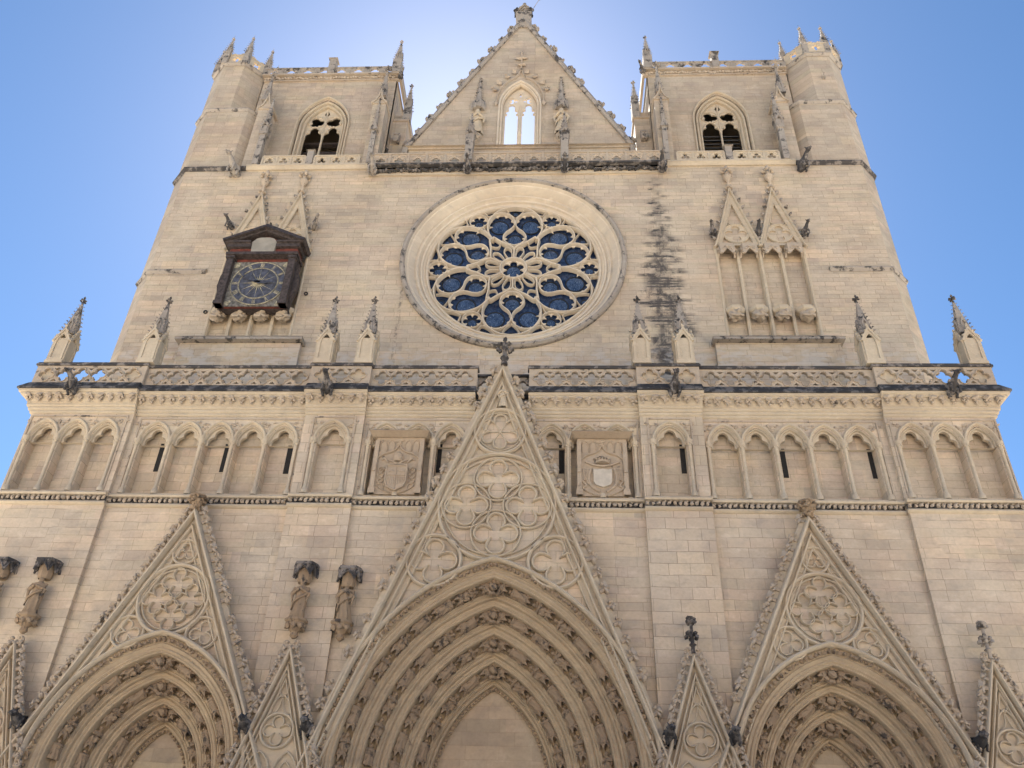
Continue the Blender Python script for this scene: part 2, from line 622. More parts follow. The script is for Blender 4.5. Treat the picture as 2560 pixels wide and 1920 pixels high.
def m_figure(h=1.0, seed=0, mitre=False, wide=1.0):
    """robed standing figure, one mesh: feet at z=0, facing -y"""
    rnd = random.Random(seed)
    m = MB()
    prof = [(.00, .17, .13), (.04, .19, .15), (.18, .165, .13), (.35, .155, .125), (.50, .16, .13), (.58, .145, .12), (.66, .165, .12),
            (.74, .18, .115), (.79, .165, .10), (.815, .09, .075), (.835, .052, .055), (.855, .055, .06), (.88, .067, .075), (.92, .072, .082),
            (.96, .062, .075), (.985, .04, .05), (1.0, .01, .012)]
    n = 32
    vs = []
    for z, rx, ry in prof:
        sway = .02 * sin(z * 5 + seed)
        for k in range(n):
            a = 2 * PI * k / n
            f = 1.0
            if z < .6:
                f += .17 * sin(a * 7 + seed + z * 2.5) * (1 - z) + .07 * sin(a * 12 + z * 7)
            elif z < .8:
                f += .06 * sin(a * 5 + seed - z * 20)
            x, y = rx * wide * cos(a) * f, ry * wide * sin(a) * f
            if .865 < z < .90 and sin(a) < -.95:
                y -= .022
            vs.append((x * h + sway * h, y * h, z * h))
    fs = [(i * n + k, i * n + (k + 1) % n, (i + 1) * n + (k + 1) % n, (i + 1) * n + k) for i in range(len(prof) - 1) for k in range(n)]
    m.add(vs, fs)
    # arms folded to the chest, sleeves hanging
    for sx in (-1, 1):
        eb = (.20 * sx * h, -.05 * h, (.60 + .02 * rnd.random()) * h)
        hd = (.04 * sx * h, -.16 * h, (.66 + .05 * rnd.random()) * h)
        m.tube([(.15 * sx * h, 0, .77 * h), eb, hd], [.055 * h, .05 * h, .032 * h], 8)
        m.tube([eb, (.17 * sx * h, -.07 * h, .42 * h)], [.045 * h, .02 * h], 6)
        m.blob(hd, .036 * h, seed, 1, .2)
    # cloak fold across the body
    m.tube([(.16 * h, -.09 * h, .60 * h), (.02 * h, -.155 * h, .50 * h), (-.13 * h, -.11 * h, .40 * h), (-.15 * h, -.10 * h, .2 * h)], [.03 * h, .035 * h, .035 * h, .02 * h], 6)
    if mitre:
        m.lathe((0, 0, .93 * h), [(.07 * h, 0), (.075 * h, .06 * h), (.01 * h, .17 * h)], 8)
    return m


def m_seated(h=1.0, seed=0):
    """small voussoir figure: bent knees, head bowed"""
    rnd = random.Random(seed)
    m = MB()
    m.blob((0, .02 * h, .45 * h), (.19 * h, .15 * h, .26 * h), seed, 2, .22, 2.4)
    m.blob((0, -.12 * h, .22 * h), (.20 * h, .15 * h, .22 * h), seed + 3, 2, .3, 2.6)
    for sx in (-1, 1):
        m.tube([(.10 * sx * h, -.02 * h, .32 * h), (.11 * sx * h, -.24 * h, .33 * h), (.09 * sx * h, -.20 * h, .03 * h)], [.09 * h, .085 * h, .05 * h], 7)
        m.tube([(.17 * sx * h, 0, .62 * h), (.22 * sx * h, -.10 * h, .45 * h), (.05 * sx * h, -.22 * h, (.45 + .12 * rnd.random()) * h)], [.065 * h, .055 * h, .04 * h], 7)
    m.tube([(0, 0, .62 * h), (0, -.03 * h, .78 * h)], [.07 * h, .06 * h], 7)
    m.blob((rnd.uniform(-.03, .03) * h, -.05 * h, .85 * h), (.085 * h, .10 * h, .115 * h), seed + 5, 2, .12)
    for k in range(3):
        m.blob((rnd.uniform(-.2, .2) * h, .05 * h, rnd.uniform(.3, .9) * h), (.10 * h, .07 * h, .13 * h), seed + 10 + k, 1, .4)
    return m


def m_star(h=.3, seed=0):
    """canopy over a voussoir figure: gablets with points hanging down"""
    m = MB()
    n = 7
    m.lathe((0, 0, .3 * h), [(.18 * h, 0), (.55 * h, .1 * h), (.5 * h, .45 * h), (.25 * h, .9 * h)], n)
    for k in range(n):
        a = 2 * PI * (k + .5) / n
        x, y = .55 * h * cos(a), .55 * h * sin(a)
        m.add([(x * 1.25, y * 1.25, -.15 * h), (.55 * h * cos(a - .42), .55 * h * sin(a - .42), .55 * h), (.55 * h * cos(a + .42), .55 * h * sin(a + .42), .55 * h), (x * .6, y * .6, .5 * h)],
              [(0, 1, 2), (0, 2, 3), (0, 3, 1), (1, 3, 2)])
        m.blob((x * 1.05, y * 1.05, .55 * h), .12 * h, seed + k, 1, .4)
    return m


def m_gargoyle(L=1.1, seed=0, up=.15, stout=1.0):
    """crouching beast leaning out along -y: haunches, chest, neck, head with muzzle and ears, four legs"""
    m = MB()
    s = L
    k = stout
    pts = [(0, .15, -.30), (0, -.12, -.22), (0, -.38, -.05 + up * .4), (0, -.62, .08 + up), (0, -.78, .16 + up)]
    m.tube([(x * s, y * s, z * s) for x, y, z in pts], [.17 * s * k, .19 * s * k, .17 * s * k, .12 * s * k, .10 * s * k], 10)
    m.blob((0, -.02 * s, -.24 * s), (.21 * s * k, .2 * s, .2 * s), seed, 2, .25, 2.2)
    m.blob((0, -.38 * s, (-.04 + up * .4) * s), (.19 * s * k, .17 * s, .19 * s), seed + 1, 2, .25, 2.2)
    hz = (.19 + up) * s
    m.blob((0, -.84 * s, hz), (.13 * s * k, .15 * s, .13 * s), seed + 2, 2, .2)
    m.tube([(0, -.88 * s, hz - .02 * s), (0, -1.08 * s, hz - .03 * s)], [.085 * s, .055 * s], 8)
    m.tube([(0, -.88 * s, hz - .09 * s), (0, -1.02 * s, hz - .13 * s)], [.06 * s, .035 * s], 6)
    for sx in (-1, 1):
        m.tube([(.08 * sx * s, -.80 * s, hz + .08 * s), (.13 * sx * s, -.74 * s, hz + .22 * s)], [.05 * s, .012 * s], 5)
        m.tube([(.13 * sx * s, -.05 * s, -.22 * s), (.24 * sx * s, -.24 * s, -.30 * s), (.17 * sx * s, -.14 * s, -.55 * s), (.17 * sx * s, -.26 * s, -.60 * s)], [.10 * s, .085 * s, .05 * s, .035 * s], 7)
        m.tube([(.13 * sx * s, -.42 * s, (-.05 + up * .4) * s), (.20 * sx * s, -.48 * s, -.22 * s), (.15 * sx * s, -.46 * s, -.46 * s), (.15 * sx * s, -.56 * s, -.50 * s)], [.08 * s, .06 * s, .045 * s, .03 * s], 7)
        # folded wing / mane ridge
        m.add([(.10 * sx * s, -.45 * s, (.10 + up * .3) * s), (.22 * sx * s, -.05 * s, .14 * s), (.20 * sx * s, .05 * s, -.25 * s), (.13 * sx * s, -.3 * s, -.12 * s), (.15 * sx * s, -.1 * s, .0)],
              [(0, 1, 4), (1, 2, 4), (2, 3, 4), (3, 0, 4)])
    return m


def m_pin_body(w_=.64, h=1.75):
    m = MB()
    a = w_ / 2
    m.box(-a * 1.18, a * 1.18, -a * 1.18, a * 1.18, -.02, .10)
    m.box(-a, a, -a, a, .10, h * .76)
    for k in range(4):
        r = Matrix.Rotation(k * PI / 2, 4, 'Z')
        g = MB()
        # face frame around a sunk pointed panel
        out = [(-a * .98, .1), (a * .98, .1), (a * .98, h * .70), (0, h), (-a * .98, h * .70)]
        g.plate(out, [arch_open(0, .22, h * .60, a * .62, h * .27, 6)[::-1]], -a - .05, -a + .02)
        g.sweep([(a * 1.12, h * .66), (0, h * 1.06), (-a * 1.12, h * .66)], [(-.03, -a - .09), (.05, -a - .09), (.05, -a + .05), (-.03, -a + .05)])
        for q in (-.7, -.35, .35, .7):
            g.blob((a * q * 1.2, -a - .06, h * (1.08 - .40 * abs(q)) + .03), .055, k * 7 + int(q * 10), 1, .5)
        g.blob((0, -a - .05, h * 1.12), (.06, .06, .10), k, 1, .5)
        m.merge(g, r)
    return m


def m_pin_spire(w_=.50, h=1.55, crk=8):
    m = MB()
    a = w_ / 2
    n = 4
    m.prism([(-a, -a), (a, -a), (a, a), (-a, a)], 0, h, [(-.03, -.03), (.03, -.03), (.03, .03), (-.03, .03)])
    for k in range(4):
        r = Matrix.Rotation(k * PI / 2, 4, 'Z')
        g = MB()
        # small gabled light on each face
        g.plate([(-a * .5, .05), (a * .5, .05), (a * .4, h * .33), (0, h * .48), (-a * .4, h * .33)], [[(-a * .28, .1), (-a * .22, h * .3), (0, h * .38), (a * .22, h * .3), (a * .28, .1)]], -a * .98, -a * .45)
        for i in range(crk):
            f = (i + .3) / crk
            q = a * (1 - f) + .03 * f
            s_ = .075 * (1 - f * .45)
            g.add([(-q, -q, f * h - s_ * .5), (-q - s_ * 1.25, -q - s_ * 1.25, f * h + s_ * .2), (-q - s_ * .6, -q - s_ * .3, f * h + s_), (-q - s_ * .3, -q - s_ * .6, f * h + s_), (-q, -q, f * h + s_ * .4)],
                  [(0, 1, 2), (0, 3, 1), (1, 3, 2), (2, 3, 4)])
        m.merge(g, r)
    return m


def m_pin_fin():
    m = MB()
    m.lathe((0, 0, 0), [(.035, 0), (.06, .06), (.035, .12), (.03, .34), (.055, .40), (.0, .5)], 6)
    for k in range(4):
        a = k * PI / 2
        m.blob((.10 * cos(a), .10 * sin(a), .24), (.07, .07, .05), k, 1, .5)
    return m


# ------------------------------------------------------------------ THE SETTING
g = MB()
g.add([(-300, -300, 0), (300, -300, 0), (300, 300, 0), (-300, 300, 0)], [(0, 1, 2, 3)])
tag(g.build('ground', 'pave'), kind='structure')

cath = empty('cathedral')
tag(cath, 'pale limestone Gothic cathedral with twin towers, rose window and three gabled portals', 'cathedral')

HC = (0.0, 29.48)      # rose centre
WL, BP = -2.6, -2.78    # lower wall plane, buttress plane

# ---- upper wall (one sheet with the rose, niche recesses) and the flanks of the towers
rn = [(9.62, 24.62), (13.80, 24.62), (13.80, 30.1), (9.62, 30.1)]
ln_ = [(-14.0, 24.62), (-9.95, 24.62), (-9.95, 30.1), (-14.0, 30.1)]
m = MB()
m.plate([(-17.6, 19.9), (17.6, 19.9), (17.6, 36.0), (-17.6, 36.0)], [circ(HC[0], HC[1], 5.16, 96), rn, ln_], 0, .45)
m.box(9.5, 13.9, .3, .4, 24.5, 30.2)
m.box(-14.1, -9.85, .3, .4, 24.5, 30.2)
m.build('upper_wall', 'wall_up', cath)
for s in (-1, 1):
    m = MB()
    # chamfered outer corner and side of each tower, up to the cornice
    f = [(s * 17.6, 0), (s * 18.5, .9), (s * 18.5, 8), (s * 17.6, 8)]
    m.prism(f, 0, 36.0)
    m.build('tower_flank', 'wall_tower', cath)
m = MB()
m.plate(rect(-17.5, 17.5, 0, 36), [], 8, 8.3)
m.build('rear_wall', 'wall_tower', cath)
m = MB()
m.add([(-7.3, 1.6, 36.0), (7.3, 1.6, 36.0), (7.3, 8, 36.0), (-7.3, 8, 36.0), (-7.3, 8.3, 20), (7.3, 8.3, 20), (7.3, 70, 20), (-7.3, 70, 20), (-7.3, 8.3, 34), (7.3, 8.3, 34), (7.3, 70, 34), (-7.3, 70, 34), (0, 8.3, 36.5), (0, 70, 36.5)],
      [(0, 1, 2, 3), (4, 5, 9, 12, 8), (6, 7, 11, 13, 10), (4, 8, 11, 7), (5, 6, 10, 9), (8, 12, 13, 11), (9, 10, 13, 12)])
m.build('nave_roof', 'slate', cath)
m = MB()
m.box(-17.8, 17.8, 8.4, 70, 0, 20)
m.build('nave', 'wall_tower', cath)
# plinths under the two niches
for s, xa, xb in ((1, 8.85, 14.5), (-1, -14.95, -9.15)):
    m = MB()
    m.box(xa + .15, xb - .15, -.28, .05, 20, 24.2)
    m.build('niche_plinth', 'wall_up', cath)
    m = MB()
    m.prism([(xa, -.62), (xb, -.62), (xb, .1), (xa, .1)], 24.32, 24.56, [(xa + .35, -.35), (xb - .35, -.35), (xb - .35, .1), (xa + .35, .1)])
    m.box(xa + .02, xb - .02, -.60, .05, 24.2, 24.32)
    m.build('niche_sill', 'grey', cath)


# ---- string ledges on the towers
def ledge(z, pts, name='tower_ledge', pr=.14, h=.22, mt='soot'):
    m = MB()
    n = len(pts)
    v = []
    for (dz, d) in ((0, 0), (0, 1.0), (-.08, 1.0), (-h, .15)):
        for i, (x, y) in enumerate(pts):
            a = Vector(pts[max(i - 1, 0)])
            b = Vector(pts[min(i + 1, n - 1)])
            t_ = (b - a).normalized()
            nn = Vector((t_.y, -t_.x))
            v.append((x + nn.x * pr * d, y + nn.y * pr * d, z + dz + (.10 if d == 0 else 0)))
    m.add(v, [(r * n + i, r * n + i + 1, (r + 1) * n + i + 1, (r + 1) * n + i) for r in range(3) for i in range(n - 1)])
    return m.build(name, mt, cath)


for s in (-1, 1):
    def mir(p):
        return p if s == -1 else [(-x, y) for x, y in p][::-1]
    ledge(28.78, mir([(-18.5, 6), (-18.5, .9), (-17.6, 0), (-14.75, -.01)]), mt='grey')
    ledge(36.02, mir([(-18.5, 6), (-18.5, .9), (-17.6, 0), (-14.3, -.01)]), pr=.18, mt='soot')
    ledge(40.94, mir([(-18.5, 4), (-18.5, .9), (-17.6, 0), (-15.25, 0), (-14.65, .6)]), mt='grey')
    ledge(45.2, mir([(-18.45, 2.1), (-18.45, .87), (-17.58, 0), (-16.35, 0), (-15.42, .93), (-15.42, 2.1)]), pr=.16, mt='grey')

# ---- towers above the cornice
for s in (-1, 1):
    tower = MB()
    cxw = 11.15 * s
    BY = .8
    a, b = sorted((7.35 * s, 15.3 * s))
    hole = arch_open(cxw, 36.3, 40.5, 1.42, 2.25, 12)
    tower.plate(rect(a, b, 36.0, 44.9), [hole], BY, BY + .25)
    # side, back and roof: an open, dark room behind the belfry window
    tower.box(min(7.35 * s, 7.75 * s), max(7.35 * s, 7.75 * s), BY + .002, 7.9, 36, 44.9)
    tower.box(min(15.2 * s, 17.9 * s), max(15.2 * s, 17.9 * s), 2.1, 7.9, 36, 44.9)
    tower.box(a + .01, b - .01, 7.6, 7.9, 36, 44.9)
    tower.box(a + .01, b - .01, BY + .26, 7.6, 44.5, 44.85)
    tw = tower.build('tower', 'wall_tower', cath)
    tag(tw, 'left bell tower storey above the cornice' if s < 0 else 'right bell tower storey above the cornice')
    # octagonal stair turret
    m = MB()
    f = [(-17.6, 0), (-15.25, 0), (-14.65, .6), (-14.65, 2.5), (-18.5, 2.5), (-18.5, .9)]
    f = [(x * (-s), y) for x, y in f]
    m.prism(f, 36.0, 40.94)
    f = [(-17.58, 0), (-16.35, 0), (-15.42, .93), (-15.42, 2.1), (-16.35, 3.0), (-17.58, 3.0), (-18.45, 2.1), (-18.45, .87)]
    f = [(x * (-s), y) for x, y in f]
    m.prism(f, 40.94, 45.18)
    m.build('stair_turret', 'wall_tower', tw)
    # turret parapet with open quatrefoils, one panel per side
    for i in range(8):
        p, q = Vector(f[i]), Vector(f[(i + 1) % 8])
        ln = (q - p).length
        g = MB()
        g.plate(rect(0, ln, 0, .75), [foil(ln / 2, .38, .26, 4, 45 if i % 2 else 90)], 0, .14, True)
        g.box(-.02, ln + .02, -.03, .17, .751, .83)
        for xx in (.3, .7):
            g.merge(m_crocket(i), Matrix.Translation((ln * xx, .07, .83)) @ Matrix.Scale(.7, 4))
        ang = math.atan2(q.y - p.y, q.x - p.x)
        mt = Matrix.Translation((p.x, p.y, 45.25)) @ Matrix.Rotation(ang, 4, 'Z')
        mm = MB().merge(g, mt)
        mm.build('turret_parapet', 'mould', tw)
    for i, (x, y) in enumerate(f):
        m = MB()
        m.box(-.16, .16, -.16, .16, 0, 1.0)
        m.merge(m_pin_spire(.34, 1.45, 7), Matrix.Translation((0, 0, 1.0)))
        m.merge(m_pin_fin(), Matrix.Translation((0, 0, 2.4)) @ Matrix.Scale(.7, 4))
        m.tube([(0, 0, 2.6), (0, 0, 2.95)], .01, 4)
        m.build('turret_pinnacle', 'grey', tw, loc=(x, y, 45.1))
    # frieze, cornice and open parapet of the belfry
    m = MB()
    xa, xb = sorted((7.2 * s, 15.3 * s))
    m.box(xa, xb, BY - .12, BY + .1, 44.45, 44.52)
    m.box(xa, xb, BY - .06, BY + .1, 44.52, 44.82)
    m.box(xa - .1, xb, BY - .28, BY + .15, 44.82, 44.93)
    m.box(min(7.2 * s, 7.05 * s), max(7.2 * s, 7.05 * s), BY - .1, 7.9, 44.45, 44.93)
    rr = random.Random(3)
    x = xa + .1
    while x < xb:
        m.blob((x, BY - .12, 44.67 + rr.uniform(-.05, .05)), (.11, .07, .09), rr.randint(0, 99), 1, .6, 3)
        x += .17
    m.build('belfry_cornice', 'carve', tw)
    m = MB()
    n = 8
    ww = (xb - xa) / n
    hs = []
    for i in range(n):
        c = xa + ww * (i + .5)
        hs.append(foil(c, 45.22, .27, 4, 90, 7, .148))
    m.plate(rect(xa, xb, 44.94, 45.50), hs, BY - .15, BY - .06, True)
    m.box(xa - .05, xb + .02, BY - .2, BY - .02, 45.501, 45.60)
    for i in range(n + 1):
        m.box(xa + ww * i - .05, xa + ww * i + .05, BY - .18, BY - .152, 44.94, 45.5)
    # return along the inner side
    y = BY
    m.box(min(7.15 * s, 7.25 * s), max(7.15 * s, 7.25 * s), BY + .1, 7.9, 45.38, 45.58)
    m.build('belfry_parapet', 'grey', tw)
    m = MB()
    m.box(-.2, .2, -.2, .2, 0, 1.35)
    m.prism([(-.28, -.28), (.28, -.28), (.28, .28), (-.28, .28)], 1.35, 1.75, [(-.01, -.01), (.01, -.01), (.01, .01), (-.01, .01)])
    m.build('parapet_post', 'grey', tw, loc=(11.33 * s, BY - .1, 44.94))
    # corner pinnacle
    m = MB()
    m.box(-.26, .26, -.26, .26, 0, 1.15)
    m.merge(m_pin_spire(.46, 2.0, 9), Matrix.Translation((0, 0, 1.15)))
    m.merge(m_pin_fin(), Matrix.Translation((0, 0, 3.1)) @ Matrix.Scale(.8, 4))
    for yy in (BY - .05, 7.6):
        m.build('corner_pinnacle', 'grey', tw, loc=(7.42 * s, yy, 44.93))
    # belfry window
    fr = MB()
    for (wd, hh, y0) in ((1.50, 2.40, BY - .05), (1.30, 2.12, BY + .10), (1.12, 1.94, BY + .22)):
        fr.sweep([(cxw + wd, 36.3)] + parch(cxw, 40.5, wd, hh, 12) + [(cxw - wd, 36.3)], roll(.065, .09, y0) + [(.065, y0 + .12), (-.065, y0 + .12)])
    fr.plate(arch_open(cxw, 36.3, 40.5, 1.41, 2.22, 12), [arch_open(cxw, 36.35, 40.5, 1.06, 1.86, 12)], BY + .20, BY + .45)
    win = fr.build('belfry_window', 'mould', tw, 50)
    t_ = MB()
    hs = [trefoil_open(cxw - .53, 36.4, 39.8, .49, .90), trefoil_open(cxw + .53, 36.4, 39.8, .49, .90),
          foil(cxw - .49, 41.12, .455, 3, 120, 9, .215), foil(cxw + .49, 41.12, .455, 3, 60, 9, .20), [(cxw - .17, 41.85), (cxw, 41.6), (cxw + .17, 41.85), (cxw, 42.2)]]
    t_.plate(arch_open(cxw, 36.32, 40.5, 1.07, 1.87, 12), hs, BY + .34, BY + .43, True)
    t_.sweep([(cxw, 36.32), (cxw, 42.2)], roll(.055, .07, BY + .34))
    for q in (-1, 1):
        t_.sweep(parch(cxw + q * .53, 39.8, .50, .95, 8), roll(.04, .06, BY + .34))
        t_.sweep(circ(cxw + q * .50, 41.15, .46, 24), roll(.035, .05, BY + .34), True)
    t_.build('window_tracery', 'mould', win, 50)
    if s > 0:
        for i in range(12):
            z = 36.5 + i * .31
            m = MB()
            m.add([(cxw - 1.03, BY + .55, z - .10), (cxw + 1.03, BY + .55, z - .10), (cxw + 1.03, BY + .85, z + .16), (cxw - 1.03, BY + .85, z + .16),
                   (cxw - 1.03, BY + .57, z - .13), (cxw + 1.03, BY + .57, z - .13), (cxw + 1.03, BY + .87, z + .13), (cxw - 1.03, BY + .87, z + .13)],
                  [(0, 1, 2, 3), (4, 5, 6, 7), (0, 1, 5, 4), (3, 2, 6, 7)])
            m.build('louvre', 'louvre', win)
    else:
        m = MB()
        for z in (37.9, 39.1, 39.5, 40.3):
            m.box(cxw - 1.6, cxw + 1.6, BY + 1.2, BY + 1.45, z, z + .16)
        m.build('bell_frame', 'timber', win)
        for q, sz in ((.55, .62), (-.75, .55)):
            b = empty('bell', (cxw + q, BY + 1.3, 37.75))
            tag(b, 'dark bronze bell hanging in the right light of the left belfry window' if q > 0 else 'smaller dark bell behind the left light of the left belfry window', 'bell')
            m = MB()
            m.lathe((0, 0, 0), [(x_ * sz, z_ * sz) for x_, z_ in ((.0, 0.0), (.25, .0), (.30, -.12), (.33, -.5), (.42, -.85), (.55, -1.0), (.5, -1.02), (.0, -.9))], 20)
            m.build('bell_body', 'bell', b, 60)
            m = MB()
            m.tube([(0, 0, -.7 * sz), (0, 0, -1.12 * sz)], [.03, .06], 6)
            m.build('clapper', 'iron', b)
            m = MB()
            m.box(-.3, .3, -.07, .07, 0, .14)
            m.build('yoke', 'timber', b)
    # parapet before the window
    m = MB()
    xs = [8.35 * s, 10.75 * s, 11.25 * s, 13.55 * s]
    for x0, x1 in ((xs[0], xs[1]), (xs[2], xs[3])):
        x0, x1 = sorted((x0, x1))
        hs = []
        for i in range(3):
            c = x0 + (x1 - x0) * (i + .5) / 3
            hs.append(foil(c, 36.45, .24, 3, 90, 7))
        m.plate(rect(x0, x1, 36.12, 36.78), hs, -.12, -.03, True)
        m.box(x0, x1, -.16, .1, 36.781, 36.86)
        for i in range(4):
            m.box(x0 + (x1 - x0) * i / 3 - .05, x0 + (x1 - x0) * i / 3 + .05, -.15, -.122, 36.12, 36.78)
        for i in range(3):
            c = x0 + (x1 - x0) * (i + .5) / 3
            m.sweep(parch(c, 36.35, .34, .36, 5), roll(.025, .03, -.12))
    m.build('window_parapet', 'mould', tw)
    m = MB()
    m.box(-.17, .17, -.2, .15, 0, 1.05)
    m.prism([(-.25, -.28), (.25, -.28), (.25, .2), (-.25, .2)], 1.05, 1.32, [(-.01, -.01), (.01, -.01), (.01, .01), (-.01, .01)])
    m.build('parapet_post', 'grey', tw, loc=(11.0 * s, -.02, 36.1))
    # plain cornice under it
    m = MB()
    x0, x1 = sorted((7.7 * s, 14.3 * s))
    m.box(x0, x1, -.22, .8, 36.0, 36.1)
    m.prism([(x0, -.1), (x1, -.1), (x1, .01), (x0, .01)], 35.82, 35.999, [(x0, -.2), (x1, -.2), (x1, .01), (x0, .01)])
    m.build('tower_cornice', 'mould', tw)
    # inner buttress with ogee gablet and slender shaft
    m = MB()
    x0, x1 = sorted((7.45 * s, 8.2 * s))
    m.box(x0, x1, -.05, .8, 36.1, 41.3)
    cx = (x0 + x1) / 2
    og = [(x1 + .06, 41.2), (cx + .22, 41.45), (cx + .08, 41.85), (cx, 42.4), (cx - .08, 41.85), (cx - .22, 41.45), (x0 - .06, 41.2)]
    m.plate(og, [], -.12, .8)
    m.sweep(og, [(-.03, -.2), (.05, -.2), (.05, .82), (-.03, .82)])
    m.build('belfry_buttress', 'wall_tower', tw)
    m = MB()
    m.box(-.13, .13, -.16, .1, 0, 2.6)
    g2 = MB()
    g2.plate([(-.22, 0), (.22, 0), (0, .75)], [], -.26, .05)
    m.merge(g2, Matrix.Translation((0, 0, 2.6)))
    m.merge(m_pin_spire(.2, 2.2, 6), Matrix.Translation((0, -.05, 3.1)))
    m.merge(m_pin_fin(), Matrix.Translation((0, -.05, 5.2)) @ Matrix.Scale(.6, 4))
    bs = m.build('buttress_shaft', 'grey', tw, loc=(cx - .02 * s, -.1, 36.1))
    m = MB()
    m.merge(m_pin_spire(.4, 2.3, 7))
    m.merge(m_finial(.9, 3), Matrix.Translation((0, 0, 2.1)))
    m.build('buttress_finial', 'grey', tw, loc=(cx, .3, 42.2))
    # outer diagonal buttress with its own crocketed shaft
    m = MB()
    cx = 14.25 * s
    m.prism([(cx - .32, .8), (cx - .32 + .1 * s, -.0), (cx + .32 + .1 * s, .0), (cx + .32, .8)], 36.1, 41.0)
    og = [(cx + .45, 40.9), (cx + .2, 41.2), (cx + .07 * (1), 41.7), (cx, 42.15), (cx - .07, 41.7), (cx - .2, 41.2), (cx - .45, 40.9)]
    m.plate(og, [], -.08, .8)
    m.sweep(og, [(-.03, -.16), (.05, -.16), (.05, .82), (-.03, .82)])
    m.build('belfry_buttress', 'wall_tower', tw)
    m = MB()
    m.merge(m_pin_spire(.42, 2.2, 7))
    m.merge(m_finial(.8, 5), Matrix.Translation((0, 0, 2.0)))
    m.build('buttress_finial', 'grey', tw, loc=(14.55 * s, .25, 41.9))
    m = MB()
    m.box(-.15, .15, -.15, .15, 0, 2.5)
    m.merge(m_pin_body(.36, .9), Matrix.Translation((0, 0, 2.4)))
    m.merge(m_pin_spire(.30, 2.4, 9), Matrix.Translation((0, 0, 3.2)))
    m.build('buttress_shaft', 'grey', tw, loc=(13.88 * s, -.12, 36.1))
    # stepped block between tower and gable
    m = MB()
    x0, x1 = sorted((6.5 * s, 7.35 * s))
    m.box(x0, x1, 1.5, 4.5, 36, 41.6)
    m.box(x0 - .07, x1 + .07, 1.42, 4.5, 41.6, 41.72)
    m.box(x0 + (.25 if s > 0 else 0), x1 - (0 if s > 0 else .25), 1.7, 4.3, 41.72, 42.4)
    m.build('gable_abutment', 'wall_tower', tw)
    m = MB()
    m.box(-.22, .22, -.22, .22, 0, 1.2)
    m.merge(m_pin_spire(.42, 2.0, 8), Matrix.Translation((0, 0, 1.2)))
    m.merge(m_pin_fin(), Matrix.Translation((0, 0, 3.15)) @ Matrix.Scale(.9, 4))
    m.build('corner_pinnacle', 'grey', tw, loc=(6.62 * s, 1.65, 41.72))
    m = MB()
    m.prism([(-.15, -.3), (.15, -.3), (.15, 0), (-.15, 0)], 0, .5, [(-.22, -.42), (.22, -.42), (.22, 0), (-.22, 0)])
    m.blob((0, -.3, .45), (.25, .16, .14), 4, 1, .5)
    m.build('corbel', 'grey', tw, loc=(6.95 * s, 1.5, 39.6))

# ---- main gable between the towers
GY = .8
m = MB()
m.plate([(-6.02, 37.2), (6.02, 37.2), (6.02, 38.45), (0, 50.05), (-6.02, 38.45)][::1], [arch_open(0, 38.5, 42.0, .98, 1.95, 12)], GY, GY + .7, True)
gable = m.build('main_gable', 'wall_tower', cath)
m = MB()
m.box(-7.3, 7.3, GY - .35, GY + .9, 36.05, 37.2)  # widened to the towers to block sunlight in the gap beside the gable
m.box(-6.2, 6.2, GY - .10, GY + .01, 38.25, 38.38)
m.prism([(-6.25, GY - .25), (6.25, GY - .25), (6.25, GY), (-6.25, GY)], 38.38, 38.5, [(-6.2, GY - .03), (6.2, GY - .03), (6.2, GY), (-6.2, GY)])
m.build('gable_base', 'wall_tower', gable)
m = MB()
cop = [(-.02, GY - .14), (.10, GY - .2), (.26, GY - .12), (.26, GY + .8), (-.02, GY + .8)]
m.sweep([(6.1, 37.9), (6.05, 38.4), (0, 50.05), (-6.05, 38.4), (-6.1, 37.9)], [(-a, y) for a, y in cop])
m.build('gable_coping', 'grey', gable)
m = MB()
for (wd, y0) in ((1.18, GY - .02), (1.04, GY + .06)):
    m.sweep([(wd, 38.4)] + parch(0, 42.0, wd, 1.95 + (wd - .98) * 1.1, 12) + [(-wd, 38.4)], roll(.07, .10, y0) + [(.07, y0 + .1), (-.07, y0 + .1)])
m.plate(arch_open(0, 38.5, 42.0, .97, 1.94, 12), [trefoil_open(-.48, 38.6, 41.6, .36, .9), trefoil_open(.48, 38.6, 41.6, .36, .9),
        foil(-.42, 42.82, .30, 3, 120, 7), foil(.42, 42.82, .30, 3, 60, 7), [(-.1, 43.25), (0, 43.15), (.1, 43.25), (0, 43.5)]], GY + .30, GY + .44, True)
m.lathe((0, GY + .3, 38.45), [(.09, 0), (.06, .1), (.06, 1.35), (.11, 1.42), (.11, 1.62), (.06, 1.7), (.06, 3.9)], 10)
m.build('gable_window', 'rose', gable, 45)
# ogee hood with crockets and fleuron
m = MB()
og = [(1.35, 42.3), (1.32, 42.9), (1.1, 43.6), (.75, 44.15), (.35, 44.45), (.14, 44.75), (0, 45.3)]
og = og + [(-x, z) for x, z in og[:-1]][::-1]
m.sweep(og, roll(.06, .12, GY) + [(.06, GY + .02), (-.06, GY + .02)])
for x, z, a in ((1.5, 43.3, 20), (1.25, 43.95, 35), (.8, 44.5, 50), (.38, 44.95, 60)):
    for s in (-1, 1):
        m.blob((x * s, GY - .12, z), (.17, .1, .15), int(x * 10), 1, .6, 2.6)
        m.blob((x * s * 1.07, GY - .17, z + .1), (.1, .08, .08), int(x * 20), 1, .6, 2.6)
for s in (-1, 1):
    m.blob((1.37 * s, GY - .1, 42.15), (.12, .1, .18), 5, 1, .5)
m.box(-.045, .045, GY - .12, GY + .01, 45.2, 46.9)
for z, r in ((45.65, .22), (46.3, .36)):
    m.blob((0, GY - .1, z), (r, .09, .10), int(z), 2, .5, 3)
m.blob((0, GY - .1, 46.85), (.07, .07, .22), 1, 1, .3)
